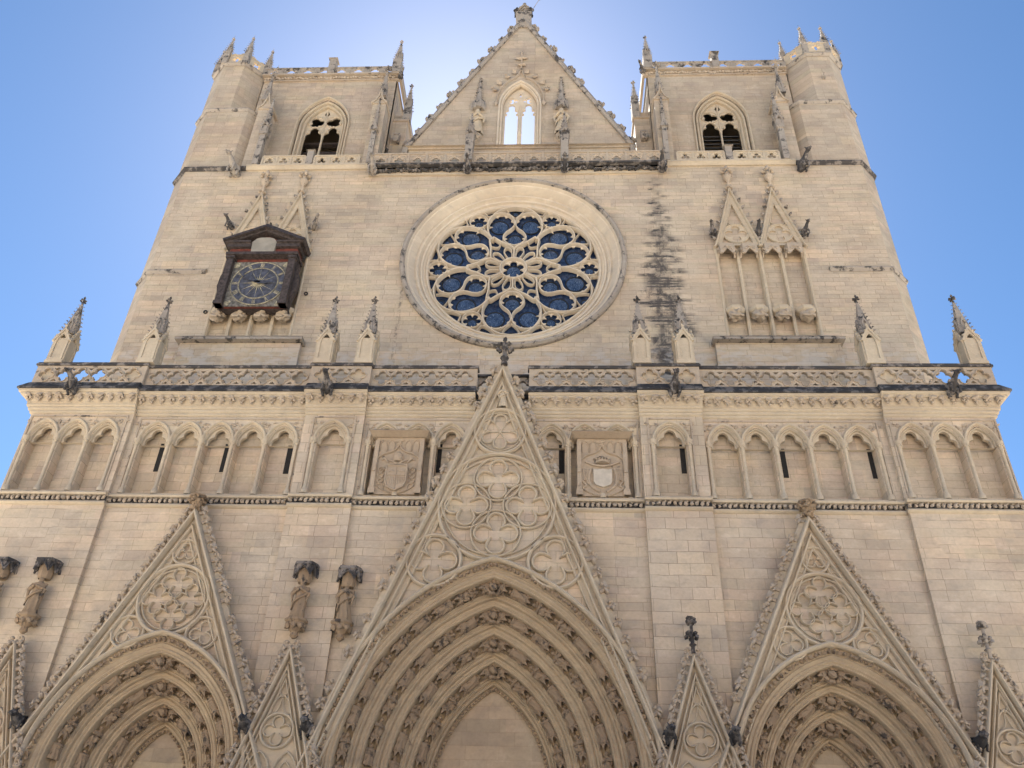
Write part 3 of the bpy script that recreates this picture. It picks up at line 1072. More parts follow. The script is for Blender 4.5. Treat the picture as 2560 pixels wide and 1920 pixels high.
m.build('ogee_hood', 'carve', gable, 50)
# side niches
for s in (-1, 1):
    x = 2.35 * s
    m = MB()
    m.lathe((x, GY, 38.75), [(.05, 0), (.22, .12), (.28, .32), (.34, .5), (.34, .6)], 8, PI / 8)
    m.blob((x, GY - .22, 39.05), (.22, .16, .18), 3 + s, 2, .5, 2.5)
    m.build('statue_console', 'carve', gable)
    m = MB()
    m.lathe((x, GY - .05, 41.55), [(.36, 0), (.38, .1), (.36, .5), (.3, .75), (.22, .8), (.02, 3.0)], 8, PI / 8)
    for k in range(8):
        a = k * PI / 4 + PI / 8
        m.lathe((x + .38 * cos(a), GY - .05 + .38 * sin(a), 41.4), [(.03, 0), (.07, .25), (.05, .5), (.01, .85)], 5)
    for k in range(9):
        for q in (-1, 1):
            m.blob((x + q * (.21 - k * .02), GY - .2 + k * .015, 42.5 + k * .24), .05, k, 1, .4)
    m.build('statue_canopy', 'grey', gable)
# finial figure pedestal on the apex
m = MB()
m.prism([(-.42, GY - .1), (.42, GY - .1), (.42, GY + .8), (-.42, GY + .8)], 49.5, 51.0, [(-.5, GY - .2), (.5, GY - .2), (.5, GY + .9), (-.5, GY + .9)])
m.box(-.4, .4, GY, GY + .7, 51.0, 51.25)
m.tube([(.45, GY, 51.2), (1.0, GY, 52.7)], .018, 5)
m.add([(.98, GY, 52.5), (.86, GY, 52.62), (1.12, GY, 52.98), (1.12, GY, 52.6)], [(0, 1, 2, 3)])
m.build('apex_pedestal', 'grey', gable)

# ---- crockets (first hundred are individual, the rest one mesh)
crk_me = []
for i in range(4):
    mb = m_crocket(i * 5)
    me = bpy.data.meshes.new('crocket')
    me.from_pydata(mb.v, [], mb.f)
    me.materials.append(M['grey'])
    crk_me.append(me)
crk_count = [0]
crk_rest = MB()
crk_src = [m_crocket(i * 5) for i in range(4)]
crk_soft = []
for i in range(4):
    me = crk_me[i].copy()
    me.materials[0] = M['carve']
    crk_soft.append(me)


def crocket(par, x, y, z, ang, size, i, flip, soft=False):
    """stem points along angle ang (from +x, in the facade plane), curl towards up-slope"""
    rc = random.Random(int(x * 131 + z * 17))
    if rc.random() < .05:
        return
    size *= rc.uniform(.82, 1.12)
    a = ang - PI / 2 + rc.uniform(-.18, .18)
    mt = Matrix.Translation((x, y, z)) @ Matrix.Rotation(-a, 4, 'Y') @ Matrix.Diagonal((flip * size, size, size, 1))
    if crk_count[0] < 100:
        crk_count[0] += 1
        put('crocket', (crk_soft if soft else crk_me)[i % 4], par, mat=mt)
    else:
        crk_rest.merge(crk_src[i % 4], mt)


for s in (-1, 1):
    n = 11
    for i in range(n):
        f = (i + .35) / n
        x, z = 6.05 * (1 - f), 38.4 + 11.65 * f
        ang = math.atan2(6.05, 11.65)
        crocket(gable, s * (x + .2), GY + .25, z + .12, ang if s > 0 else PI - ang, 2.0, i, -1 if s > 0 else 1)

# ---- upper gallery: pierced balustrade and leafy black frieze
m = MB()
m.box(-7.72, 7.72, -.40, GY - .36, 35.78, 35.9)
m.prism([(-7.72, -.40), (7.72, -.40), (7.72, .0), (-7.72, .0)], 35.78, 35.9)
m.box(-7.70, 7.70, -.12, .02, 35.3, 35.38)
m.box(-7.72, 7.72, -.06, -.0, 35.38, 35.78)
gal = m.build('upper_gallery', 'mould', cath)
m = MB()
rr = random.Random(5)
x = -7.6
while x < 7.62:
    m.blob((x, -.18 + rr.uniform(-.03, .03), 35.58 + rr.uniform(-.07, .07)), (.13, .12, .10), rr.randint(0, 999), 1, .7, 2.8)
    x += .16
m.build('leaf_frieze', 'soot', gal)
m = MB()
m.box(-7.75, 7.75, -.44, -.2, 35.74, 35.86)
m.build('frieze_drip', 'soot', gal)
m = MB()
for x0, x1, n in ((-7.6, -2.75, 5), (-2.3, 2.3, 5), (2.75, 7.6, 5)):
    ww = (x1 - x0) / n
    hs = []
    for i in range(n):
        c = x0 + ww * (i + .5)
        hs.append([(c - .2, 35.98), (c + .2, 35.98), (c + .27, 36.08), (c + .2, 36.17), (c + .12, 36.17), (c + .1, 36.27), (c, 36.31), (c - .1, 36.27), (c - .12, 36.17), (c - .2, 36.17), (c - .27, 36.08)])
    m.plate(rect(x0, x1, 35.9, 36.55), hs, -.36, -.28, True)
    m.box(x0 - .04, x1 + .04, -.42, -.16, 36.551, 36.63)
    for i in range(n + 1):
        m.box(x0 + ww * i - .05, x0 + ww * i + .05, -.40, -.362, 35.9, 36.55)
    for i in range(n):
        c = x0 + ww * (i + .5)
        m.sweep(parch(c, 36.0, .36, .42, 6), roll(.028, .04, -.36))
        for q in (-1, 1):
            m.sweep([(c + q * .05, 36.5), (c + q * .2, 36.3), (c + q * .38, 36.42)], roll(.018, .03, -.36))
m.build('gallery_balustrade', 'carve', gal)
for s in (-1, 1):
    m = MB()
    m.box(-.2, .2, -.28, .22, 0, 1.6)
    m.merge(m_pin_body(.38, .9), Matrix.Translation((0, 0, 1.5)))
    m.merge(m_pin_spire(.32, 1.7, 7), Matrix.Translation((0, 0, 2.3)))
    m.build('gallery_pinnacle', 'grey', gal, loc=(2.5 * s, -.32, 35.9))

# ---- ROSE WINDOW
X0, Z0 = HC
m = MB()
prof = [(5.42, .0), (5.42, -.16), (5.34, -.26), (5.22, -.26), (5.16, -.14), (5.10, .02), (5.02, .03), (4.96, .12), (4.84, .30), (4.78, .42), (4.72, .42), (4.70, .36), (4.62, .36), (4.58, .50), (4.52, .56), (4.50, .50), (4.42, .52), (4.38, .64), (4.26, .70), (4.26, 1.0)]
m.lathe_y((X0, Z0), prof[4:], 128)
rose = m.build('rose_window', 'rose', cath, 35)
m = MB()
m.lathe_y((X0, Z0), prof[:5], 128)
m.build('rose_hood', 'grey', rose, 35)
gl = MB()
gl.plate(circ(X0, Z0, 4.3, 96), [], .98, 1.0, True)
gl.build('stained_glass', 'glass', rose)
RR = 4.27
tr = MB()
BARY = .74


def PT(r, a):
    return (X0 + RR * r * cos(rad(a)), Z0 + RR * r * sin(rad(a)))


def loc(cr, ca, u, v):
    """point (u outward, v sideways) about an axis at angle ca, u measured from centre, all in unit radii"""
    a = rad(ca)
    return (X0 + RR * (u * cos(a) - v * sin(a)), Z0 + RR * (u * sin(a) + v * cos(a)))


def bar(path, w_=.075, d=.12, closed=False, y=BARY):
    w_ *= .68
    tr.sweep(path, [(-w_, y + .12), (-w_, y + .02), (-w_ * .35, y - d), (w_ * .35, y - d), (w_, y + .02), (w_, y + .12)], closed)


def smooth(pts, per=6, closed=False):
    """Catmull-Rom"""
    n = len(pts)
    out = []
    rng = range(n) if closed else range(n - 1)
    for i in rng:
        p0 = pts[(i - 1) % n] if (closed or i > 0) else pts[0]
        p1 = pts[i]
        p2 = pts[(i + 1) % n]
        p3 = pts[(i + 2) % n] if (closed or i + 2 < n) else pts[-1]
        for k in range(per):
            t = k / per
            out.append(tuple(.5 * ((2 * b) + (-a + c) * t + (2 * a - 5 * b + 4 * c - d) * t * t + (-a + 3 * b - 3 * c + d) * t ** 3) for a, b, c, d in zip(p0, p1, p2, p3)))
    if not closed:
        out.append(pts[-1])
    return out


# cusped filling of a circle: thin plate with a foiled hole
def cusp(c, r, lobes, rot, y=BARY + .04, k=.93):
    tr.plate(circ(c[0], c[1], r, 36), [foil(c[0], c[1], r * k, lobes, rot, 8)], y, y + .08)


tr.sweep(circ(X0, Z0, RR * .985, 110), roll(.09, .14, BARY) + [(.09, BARY + .15), (-.09, BARY + .15)], True)
bar(circ(X0, Z0, RR * .152, 40), .085, .15, True)
cusp((X0, Z0), RR * .14, 6, 90)
for k in range(6):
    A = 90 + 60 * k
    # big petal: pointed towards the hub, round towards the rim
    cu = .648
    rp = .322
    half = [loc(0, A, .30, 0), loc(0, A, .345, .055), loc(0, A, .40, .15), loc(0, A, .47, .24)]
    for q in range(7):
        th = rad(128 - q * 128 / 6)
        half.append(loc(0, A, cu + rp * cos(th), rp * sin(th)))
    oth = [loc(0, A, .30, 0), loc(0, A, .345, -.055), loc(0, A, .40, -.15), loc(0, A, .47, -.24)]
    for q in range(7):
        th = rad(128 - q * 128 / 6)
        oth.append(loc(0, A, cu + rp * cos(th), -rp * sin(th)))
    bar(smooth(half), .09, .17)
    bar(smooth(oth), .09, .17)
    bar([PT(.16, A), PT(.31, A)], .085, .14)
    # the two round lights of the petal: an arc over the head, down the axis and out round the tear light
    def cusps(u0, v0, rr_, lobes, lo, hi, bb, flip=1):
        fo = foil(0, 0, 1, lobes, 0, 8, bb)
        outer_, inner_ = [], []
        for i in range(33):
            th = lo + (hi - lo) * i / 32
            a_ = rad(th) % (2 * PI)
            # radius of the foil outline in this direction
            q0 = rad(360 / lobes)
            tt = (a_ + q0 / 2) % q0 - q0 / 2
            aa = 1 - bb
            q_ = aa * aa - (bb * sin(tt)) ** 2
            rf = bb * cos(tt) + (math.sqrt(q_) if q_ > 0 else 0)
            outer_.append(loc(0, A, u0 + rr_ * cos(a_), v0 + rr_ * sin(a_)))
            inner_.append(loc(0, A, u0 + rr_ * .97 * rf * cos(a_), v0 + rr_ * .97 * rf * sin(a_)))
        tr.plate(outer_ + inner_[::-1], [], BARY + .04, BARY + .09)
    for v in (-1, 1):
        pts = []
        for th in (112, 80, 48, 16, -16, -48, -80, -108):
            pts.append(loc(0, A, .718 + .158 * cos(rad(th)), v * .162 + v * .158 * sin(rad(th))))
        pts += [loc(0, A, .615, v * .045), loc(0, A, .565, v * .098), loc(0, A, .50, v * .132), loc(0, A, .43, v * .118), loc(0, A, .375, v * .066), loc(0, A, .352, 0)]
        bar(smooth(pts), .075, .13)
        cusps(.718, v * .162, .156, 8, -105 if v > 0 else -112, 112 if v > 0 else 105, .725)
    cusps(.487, 0, .130, 6, 85, 275, .66)
    # little lights round the hub
    for v in (-1, 1):
        p = [loc(0, A, .165, .055 * v), loc(0, A, .24, .075 * v), loc(0, A, .29, .118 * v), loc(0, A + v * 17, .325, 0), loc(0, A + v * 21.5, .30, 0), loc(0, A + v * 23, .22, 0)]
        c0 = PT(.265, A + v * 14.8)
        pts = [PT(.165, A + v * 8), PT(.22, A + v * 5.5), PT(.285, A + v * 6.5), PT(.325, A + v * 12), PT(.325, A + v * 18), PT(.285, A + v * 23.5), PT(.22, A + v * 24.5), PT(.165, A + v * 22)]
        bar(smooth(pts), .05, .10)
    # between petals at the rim: a circle and small triangular lights
    B = A + 30
    c = PT(.862, B)
    bar(circ(c[0], c[1], RR * .108, 30), .05, .10, True)
    tr.plate(circ(c[0], c[1], RR * .107, 30), [foil(c[0], c[1], RR * .102, 6, B, 6, RR * .068)], BARY + .05, BARY + .10)
    for v in (-1, 1):
        bar(smooth([PT(.97, B + v * 20), PT(.90, B + v * 14), PT(.885, B + v * 9), PT(.93, B + v * 8), PT(.975, B + v * 7)]), .045, .09)
    bar(smooth([PT(.75, B), PT(.68, B), PT(.56, B)]), .05, .10)
    bar(smooth([PT(.44, B - 9), PT(.375, B), PT(.44, B + 9)]), .04, .09)
    # small trefoil at the head of the petal
    c = loc(0, A, .905, 0)
    bar(smooth([loc(0, A, .80, .0), loc(0, A, .86, .06), loc(0, A, .93, .10)]), .035, .07)
    bar(smooth([loc(0, A, .80, .0), loc(0, A, .86, -.06), loc(0, A, .93, -.10)]), .035, .07)
tr.build('rose_tracery', 'rose', rose, 40)


def medallion(c, r):
    m = MB()
    m.plate(circ(c[0], c[1], r, 36), [], .955, .975)
    o = m.build('medallion', 'medal', rose)
    m = MB()
    m.sweep(circ(c[0], c[1], r, 36), [(-.03, .975), (-.03, .935), (.03, .935), (.03, .975)], True)
    m.build('medallion_ring', 'lead', rose)


medallion((X0, Z0), RR * .085)
for k in range(6):
    A = 90 + 60 * k
    for v in (-1, 1):
        medallion(loc(0, A, .700, v * .185), RR * .105)
    medallion(loc(0, A, .487, 0), RR * .085)
    medallion(PT(.862, A + 30), RR * .052)
    medallion(loc(0, A, .92, 0), RR * .036)

# ---- right and left niches of the upper wall: shafts, canopies, corbels, twin gables
CORB = {1: (10.13, 11.18, 12.22, 13.27), -1: (-13.50, -12.50, -11.47, -10.45)}
SHAFT = {1: (9.66, 10.68, 11.70, 12.70, 13.76), -1: (-13.98, -12.96, -11.97, -10.98, -9.98)}
GAB = {1: (10.70, 12.76), -1: (-13.02, -10.98)}
for s in (1, -1):
    nich = empty('blind_niche')
    bpy.data.objects.remove(nich)
    m = MB()
    for i, x in enumerate(SHAFT[s]):
        r = .075 if i in (0, 2, 4) else .055
        m.box(x - r * 1.3, x + r * 1.3, .04, .3, 24.56, 30.0)
        m.lathe((x, .02 if r > .06 else .08, 24.55), [(r * 1.7, 0), (r * 1.7, .12), (r * 1.2, .2), (r, .26), (r, 5.2), (r * 1.3, 5.25), (r * 1.9, 5.5)], 10)
    nch = m.build('statue_niche', 'mould', cath, 50)
    tag(nch, 'empty four-bay statue niche right of the rose' if s > 0 else 'statue niche half hidden by the clock')
    for x in CORB[s]:
        m = MB()
        m.lathe((x, .1, 26.2), [(.30, -.16), (.42, -.06), (.46, .0), (.46, .14)], 8, PI / 8)
        o = m.build('corbel', 'mould', nch)
        m = MB()
        q = int(abs(x) * 7)
        m.blob((x - .03, -.12, 25.86), (.30, .26, .26), q, 3, .35, 2.6)
        m.blob((x + .1, -.34, 25.95), (.13, .12, .14), q + 1, 2, .3, 2)
        m.tube([(x - .26, -.1, 26.0), (x - .2, -.34, 25.75), (x + .08, -.38, 25.68)], [.09, .08, .05], 8)
        m.tube([(x + .28, -.1, 25.9), (x + .22, -.32, 25.72), (x, -.36, 25.84)], [.09, .07, .05], 8)
        m.build('crouching_figure', 'carve', o, 60)
        if s > 0:
            m = MB()
            for k in range(3):
                a0 = [(-.44, .1), (-.34, -.34), (.34, -.34), (.44, .1)][k]
                a1 = [(-.44, .1), (-.34, -.34), (.34, -.34), (.44, .1)][k + 1]
                p, qv = Vector(a0), Vector(a1)
                ln = (qv - p).length
                g = MB()
                g.plate([(0, .0), (0, .5), (ln, .5), (ln, .0), (ln * .85, -.06), (ln * .7, .08), (ln * .5, .24), (ln * .3, .08), (ln * .15, -.06)], [], 0, .08, True)
                g.blob((ln / 2, -.02, .36), (ln * .25, .04, .09), k, 1, .5, 3)
                g.blob((ln * .2, -.02, .2), (ln * .12, .04, .08), k + 4, 1, .5, 3)
                g.blob((ln * .8, -.02, .2), (ln * .12, .04, .08), k + 8, 1, .5, 3)
                m.merge(g, Matrix.Translation((x + p.x, p.y, 29.55)) @ Matrix.Rotation(math.atan2(qv.y - p.y, qv.x - p.x), 4, 'Z'))
            m.prism([(x - .44, .3), (x - .44, .1), (x - .34, -.34), (x + .34, -.34), (x + .44, .1), (x + .44, .3)], 30.05, 30.12)
            m.build('canopy', 'carve', nch)
    for gi, gx in enumerate(GAB[s]):
        gz0, gz1, hw = 30.12, 33.9, 1.04
        m = MB()
        tri = [(gx + hw, gz0), (gx, gz1), (gx - hw, gz0)]
        inner = [(gx + hw * .74, gz0 + .12), (gx, gz1 - .95), (gx - hw * .74, gz0 + .12)]
        m.plate(tri, [inner[::-1]], -.16, .05)
        m.sweep([(gx + hw + .08, gz0 - .12), (gx + hw, gz0), (gx, gz1), (gx - hw, gz0), (gx - hw - .08, gz0 - .12)], roll(.07, .12, -.16) + [(.07, -.05), (-.07, -.05)])
        m.sweep(inner, roll(.04, .07, -.12))
        m.plate(circ(gx, gz0 + .78, .60, 30), [foil(gx, gz0 + .78, .52, 4, 90, 8)], -.13, .02)
        m.sweep(circ(gx, gz0 + .78, .60, 30), roll(.035, .06, -.12), True)
        if s > 0 or True:
            m.sweep(smooth([(gx - .5, gz0 + 1.45), (gx - .1, gz0 + 1.3), (gx - .35, gz0 + 1.55)]), roll(.025, .05, -.1))
            m.sweep(smooth([(gx + .5, gz0 + 1.45), (gx + .1, gz0 + 1.3), (gx + .35, gz0 + 1.55)]), roll(.025, .05, -.1))
        gb = m.build('niche_gable', 'mould', nch)
        m = MB()
        m.plate([(gx + hw * .9, gz0 + .05), (gx, gz1 - .3), (gx - hw * .9, gz0 + .05)], [], -.04, -.02)
        m.build('gable_panel', 'wall_up', gb)
        m = MB()
        for q in (-1, 1):
            for i in range(7):
                f = (i + .6) / 7.3
                m.blob((gx + q * (hw * (1 - f) + .12), -.24, gz0 + (gz1 - gz0) * f + .08), (.09, .1, .09), i + gi, 1, .7, 2.5)
                m.blob((gx + q * (hw * (1 - f) + .18), -.24, gz0 + (gz1 - gz0) * f + .16), (.05, .07, .05), i + gi, 1, .7, 2.5)
        m.build('gable_leaves', 'grey', gb)
        m = MB()
        m.lathe((gx, -.2, 33.8), [(.09, 0), (.08, .7), (.17, .78), (.22, .95), (.24, 1.0), (.2, 1.06), (.08, 1.1), (.07, 1.5)], 8)
        for k in range(6):
            a = k * PI / 3
            m.blob((gx + .24 * cos(a), -.2 + .24 * sin(a), 35.15), (.12, .12, .10), k, 1, .6, 2)
            m.blob((gx + .14 * cos(a), -.2 + .14 * sin(a), 33.98), (.08, .08, .07), k, 1, .6, 2)
        m.blob((gx, -.22, 35.45), (.12, .12, .22), 4, 1, .5)
        m.build('gable_finial', 'carve', gb, 60)

# ---- LOWER FACADE -------------------------------------------------------------
PC = dict(cx=0.0, c=2.1, r=7.28, zs=5.9)
PS = [dict(cx=x, c=.98, r=4.38, zs=5.9) for x in (-10.67, 10.67)]


def porch(p, n, top=14):
    """points of the arch offset n inward; from right foot to left foot"""
    r = p['r'] - n
    am = math.acos(p['c'] / r)
    right = [(p['cx'] - p['c'] + r, 0)] + [(p['cx'] - p['c'] + r * cos(am * k / top), p['zs'] + r * sin(am * k / top)) for k in range(top + 1)]
    return right + [(2 * p['cx'] - x, z) for x, z in right[:-1]][::-1]


m = MB()
hol = [[(x, max(z, .02)) for x, z in porch(p, .15, 14)] for p in [PC] + PS]
m.plate(rect(-14.6, 14.6, 0, 15.415), hol, WL, WL + .4)
low = m.build('lower_wall', 'wall_low', cath)
tag(low, 'coursed wall between the portals')
BUT = [(-18.42, -14.30), (-7.55, -5.25), (5.22, 7.55), (14.25, 18.27)]
for i, (x0, x1) in enumerate(BUT):
    m = MB()
    if i in (0, 3):
        m.box(x0 + .05, x1, BP, 2, 0, 15.415)
    else:
        m.box(x0, x1, BP, WL, 0, 15.415)
    m.build('buttress', 'butt' if i in (1, 2) else 'wall_low', cath)
m = MB()
m.box(-18.3, 18.1, WL + 1.0, WL + 1.2, 15, 20.1)
m.add([(-18.6, WL - .3, 19.9), (18.4, WL - .3, 19.9), (18.4, .1, 19.9), (-18.6, .1, 19.9)], [(0, 1, 2, 3)])
for s in (-1, 1):
    m.box(min(18.1 * s, 18.25 * s), max(18.1 * s, 18.25 * s), BP + .4, 6, 15, 19.9)
m.build('terrace', 'wall_low', cath)

# sections of the blind arcade: (x0, x1, plane, arch centres, half pitch)
SECT = []
SECT.append((-18.42, -14.3, BP, [-17.61, -16.42, -15.23], .595))
SECT.append((-14.3, -7.55, WL, [-13.30, -12.05, -10.82, -9.58, -8.35], .62))
SECT.append((-7.55, -5.25, BP, [-6.38], .67))
SECT.append((-5.25, 5.22, WL, [-4.38, -3.14, -1.90, 1.90, 3.14, 4.38], .62))
SECT.append((5.22, 7.55, BP, [6.31], .67))
SECT.append((7.55, 14.25, WL, [8.30, 9.53, 10.77, 12.01, 13.24], .62))
SECT.append((14.25, 18.27, BP, [15.11, 16.30, 17.50], .60))


def strip(x0, x1, y, prof, name, mt, par, ends=True):
    """moulding running along x: prof = [(y offset, z)] closed polygon"""
    m = MB()
    n = len(prof)
    m.add([(x0, y + a, z) for a, z in prof] + [(x1, y + a, z) for a, z in prof],
          [(i, (i + 1) % n, n + (i + 1) % n, n + i) for i in range(n)] + [tuple(range(n)), tuple(range(n, 2 * n))[::-1]])
    return m.build(name, mt, par)


corbel_me = []
for i in range(3):
    m = MB()
    m.blob((0, -.40, 19.66), (.15, .10, .10), i, 1, .6, 3)
    m.blob((-.06, -.35, 19.56), (.08, .08, .08), i + 3, 1, .6, 3)
    m.blob((.06, -.35, 19.56), (.08, .08, .08), i + 5, 1, .6, 3)
    m.blob((0, -.31, 19.46), (.06, .07, .07), i + 7, 1, .5, 3)
    me = bpy.data.meshes.new('leaf_corbel')
    me.from_pydata(m.v, [], m.f)
    me.materials.append(M['carve'])
    corbel_me.append(me)
for si, (x0, x1, Y, arches, hp) in enumerate(SECT):
    e0 = .02 if Y == BP else 0
    m = MB()
    zc, zs = 15.52, 17.72
    hs = []
    for c in arches:
        hs.append(arch_open(c, zc, zs, hp * .83, .74, 8))
    m.plate(rect(x0, x1, 15.42, 19.25), hs, Y, Y + .46)
    arc = m.build('blind_arcade', 'wall_low' if Y == WL else 'butt', cath)
    # niche backs, with cusped heads
    m = MB()
    m.box(x0 + .02, x1 - .02, Y + .46, Y + .52, 15.4, 19.1)
    m.build('arcade_back', 'wall_low', arc)
    for c in arches:
        m = MB()
        m.plate(arch_open(c, zs - .12, zs, hp * .825, .735, 8), [trefoil_open(c, zs - .119, zs - .1, hp * .66, .68)], Y + .12, Y + .26)
        m.sweep(parch(c, zs, hp * .98, .86, 8), roll(.065, .10, Y) + [(.065, Y + .02), (-.065, Y + .02)])
        m.sweep([(c + hp * .80, zs - .1)] + parch(c, zs, hp * .80, .70, 8) + [(c - hp * .80, zs - .1)], roll(.03, .05, Y + .06) + [(.03, Y + .1), (-.03, Y + .1)])
        m.build('arch_moulding', 'mould', arc, 50)
    # frame moulding and carved spandrels
    a0, a1 = arches[0] - hp * 1.2, arches[-1] + hp * 1.2
    m = MB()
    if si == 3:
        m.sweep([(a1, 15.5), (a1, 18.72), (1.0, 18.72)], [(-.03, Y - .04), (.03, Y - .04), (.03, Y + .01), (-.03, Y + .01)])
        m.sweep([(-1.0, 18.72), (a0, 18.72), (a0, 15.5)], [(-.03, Y - .04), (.03, Y - .04), (.03, Y + .01), (-.03, Y + .01)])
    else:
        m.sweep([(a1, 15.5), (a1, 18.72), (a0, 18.72), (a0, 15.5)], [(-.03, Y - .045), (.03, Y - .045), (.03, Y + .01), (-.03, Y + .01)])
    rr = random.Random(si)
    sp = [c - hp for c in arches] + [arches[-1] + hp]
    for c in sp:
        for k in range(9):
            u = rr.uniform(-1, 1)
            m.blob((c + u * .24 * (hp / .62), Y - .015, 18.55 - rr.uniform(0, .36) * (1 - abs(u)) + rr.uniform(-.03, .02)), (.06, .05, .045), rr.randint(0, 99), 1, .7, 3)
    m.build('carved_spandrel', 'carve', arc)
    # colonnettes
    cols = []
    for c in arches:
        for q in (-1, 1):
            xx = c + q * hp
            if not any(abs(xx - z) < .15 for z in cols):
                cols.append(xx)
    for xx in cols:
        if abs(xx) < .9:
            continue
        m = MB()
        r = .062
        m.lathe((xx, Y - .03, 15.46), [(r * 2.0, 0), (r * 2.0, .14), (r * 1.5, .17), (r * 1.5, .22), (r, .27), (r, 1.95), (r * 1.35, 1.99), (r * 1.1, 2.05), (r * 1.3, 2.15), (r * 2.0, 2.26), (r * 2.0, 2.33)], 10)
        for k in range(8):
            a = k * PI / 4
            m.blob((xx + .085 * cos(a), Y - .03 + .085 * sin(a), 15.46 + (2.12 if k % 2 else 2.2)), .04, k, 1, .6, 2)
        m.build('colonnette', 'mould', arc, 60)
    # string course under the arcade
    strip(x0 - e0, x1 + e0, Y, [(.02, 15.050), (-.10, 15.050), (-.12, 14.990), (-.05, 14.930), (.02, 14.91)], 'string_course', 'mould', cath)
    st = strip(x0 - e0, x1 + e0, Y, [(.3, 15.410), (-.16, 15.410), (-.19, 15.350), (-.16, 15.290), (.02, 15.270)], 'string_course', 'mould', cath)
    strip(x0, x1, Y, [(.02, 15.270), (-.02, 15.270), (-.02, 15.050), (.02, 15.050)], 'leaf_string', 'black', st)  # black backing paints deep shade into the hollows between the leaves
    m = MB()
    x = x0 + .08
    k = 0
    while x < x1 - .03:
        m.blob((x, Y - .09, 15.170), (.075, .07, .085), k % 17, 1, .6, 2.5)
        m.blob((x + .05, Y - .12, 15.230), (.04, .05, .035), k % 13, 1, .6, 2.5)
        x += .19
        k += 1
    m.build('leaf_string', 'carve', st)
    # cornice
    sects = [(x0, x1)] if si != 3 else [(x0, -1.02), (1.02, x1)]
    for (xa, xb) in sects:
        ea = .30 if xa == SECT[0][0] else 0
        eb = .30 if xb == SECT[-1][1] else 0
        q = lambda a: xa - ea * a / .30 - (e0 if Y == BP else 0) * 8 * a
        w2 = lambda a: xb + eb * a / .30 + (e0 if Y == BP else 0) * 8 * a
        m = MB()
        layers = [(.07, 18.88, 18.95), (.13, 19.0, 19.08), (.19, 19.13, 19.20), (.20, 19.24, 19.28), (.42, 19.54, 19.60), (.49, 19.63, 19.70)]
        for d, z0, z1 in layers:
            m.prism([(q(d), Y - d + .05), (w2(d), Y - d + .05), (w2(d), Y + .2), (q(d), Y + .2)], z0 - .04, z0, [(q(d), Y - d), (w2(d), Y - d), (w2(d), Y + .2), (q(d), Y + .2)])
            m.prism([(q(d), Y - d), (w2(d), Y - d), (w2(d), Y + .2), (q(d), Y + .2)], z0, z1)
        # hollow behind the leaf corbels
        m.prism([(q(.2), Y - .2), (w2(.2), Y - .2), (w2(.2), Y + .3), (q(.2), Y + .3)], 19.28, 19.54, [(q(.34), Y - .36), (w2(.34), Y - .36), (w2(.36), Y + .3), (q(.36), Y + .3)])
        cor = m.build('cornice', 'mould', cath)
        n = max(2, round((w2(.3) - q(.3)) / .40))
        for i in range(n):
            x = q(.3) + (w2(.3) - q(.3)) * (i + .5) / n
            put('leaf_corbel', corbel_me[i % 3], cor, loc=(x, Y, -.17))
        m = MB()
        m.prism([(q(.55), Y - .55), (w2(.55), Y - .55), (w2(.55), Y + .3), (q(.55), Y + .3)], 19.70, 19.77)
        m.prism([(q(.55), Y - .55), (w2(.55), Y - .55), (w2(.55), Y + .3), (q(.55), Y + .3)], 19.77, 20.08, [(q(.3), Y - .36), (w2(.3), Y - .36), (w2(.3), Y + .3), (q(.3), Y + .3)])
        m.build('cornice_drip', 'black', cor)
        # parapet
        ya = Y - .26
        xa2, xb2 = q(.3), w2(.3)
        n = max(2, round((xb2 - xa2 - .3) / .70))
        ww = (xb2 - xa2 - .30) / n
        hs = []
        blind = []
        for i in range(n):
            c = xa2 + .15 + ww * (i + .5)
            hs.append(foil(c, 20.51, .315, 4, 90, 7, .174))
        for i in range(n - 1):
            c = xa2 + .15 + ww * (i + 1)
            for zz, dz in ((20.21, .09), (20.83, -.09)):
                hs.append([(c - .13, zz), (c + .13, zz), (c, zz + dz * 1.3)])
        m = MB()
        m.plate(rect(xa2, xb2, 20.09, 20.95), hs, ya, ya + .13, True)
        for i in range(n):
            c = xa2 + .15 + ww * (i + .5)
            m.sweep(foil(c, 20.51, .335, 4, 90, 7, .184), roll(.025, .05, ya), True)
        par = m.build('parapet', 'grey' if False else 'carve', cath)
        m = MB()
        m.box(xa2 - .06, xb2 + .06, ya - .07, ya + .27, 20.95, 21.04)
        m.box(xa2 - .03, xb2 + .03, ya - .03, ya + .23, 21.04, 21.11)
        m.build('parapet_coping', 'soot', par)
        if Y == BP:
            for i in (0, n - 1):
                m = MB()
                c = xa2 + .15 + ww * (i + .5)
                m.box(c - .34, c + .34, ya + .10, ya + .16, 20.1, 20.94)
                m.build('blind_panel', 'mould', par)
# recessed parapet behind the central gable
m = MB()
m.plate(rect(-1.05, 1.05, 20.1, 20.93), [foil(c, 20.5, .28, 4, 90, 7, .14) for c in (-.75, 0, .75)], WL + .3, WL + .45, True)
m.build('parapet', 'grey', cath)
m = MB()
m.box(-1.05, 1.05, WL + .2, WL + .5, 20.931, 21.03)
m.box(-1.05, 1.05, WL - .05, WL + .5, 19.75, 20.0)
m.build('parapet_coping', 'black', cath)
m = MB()
m.box(-1.04, 1.04, WL + .05, WL + .3, 18.9, 19.75)
m.build('cornice', 'grey', cath)

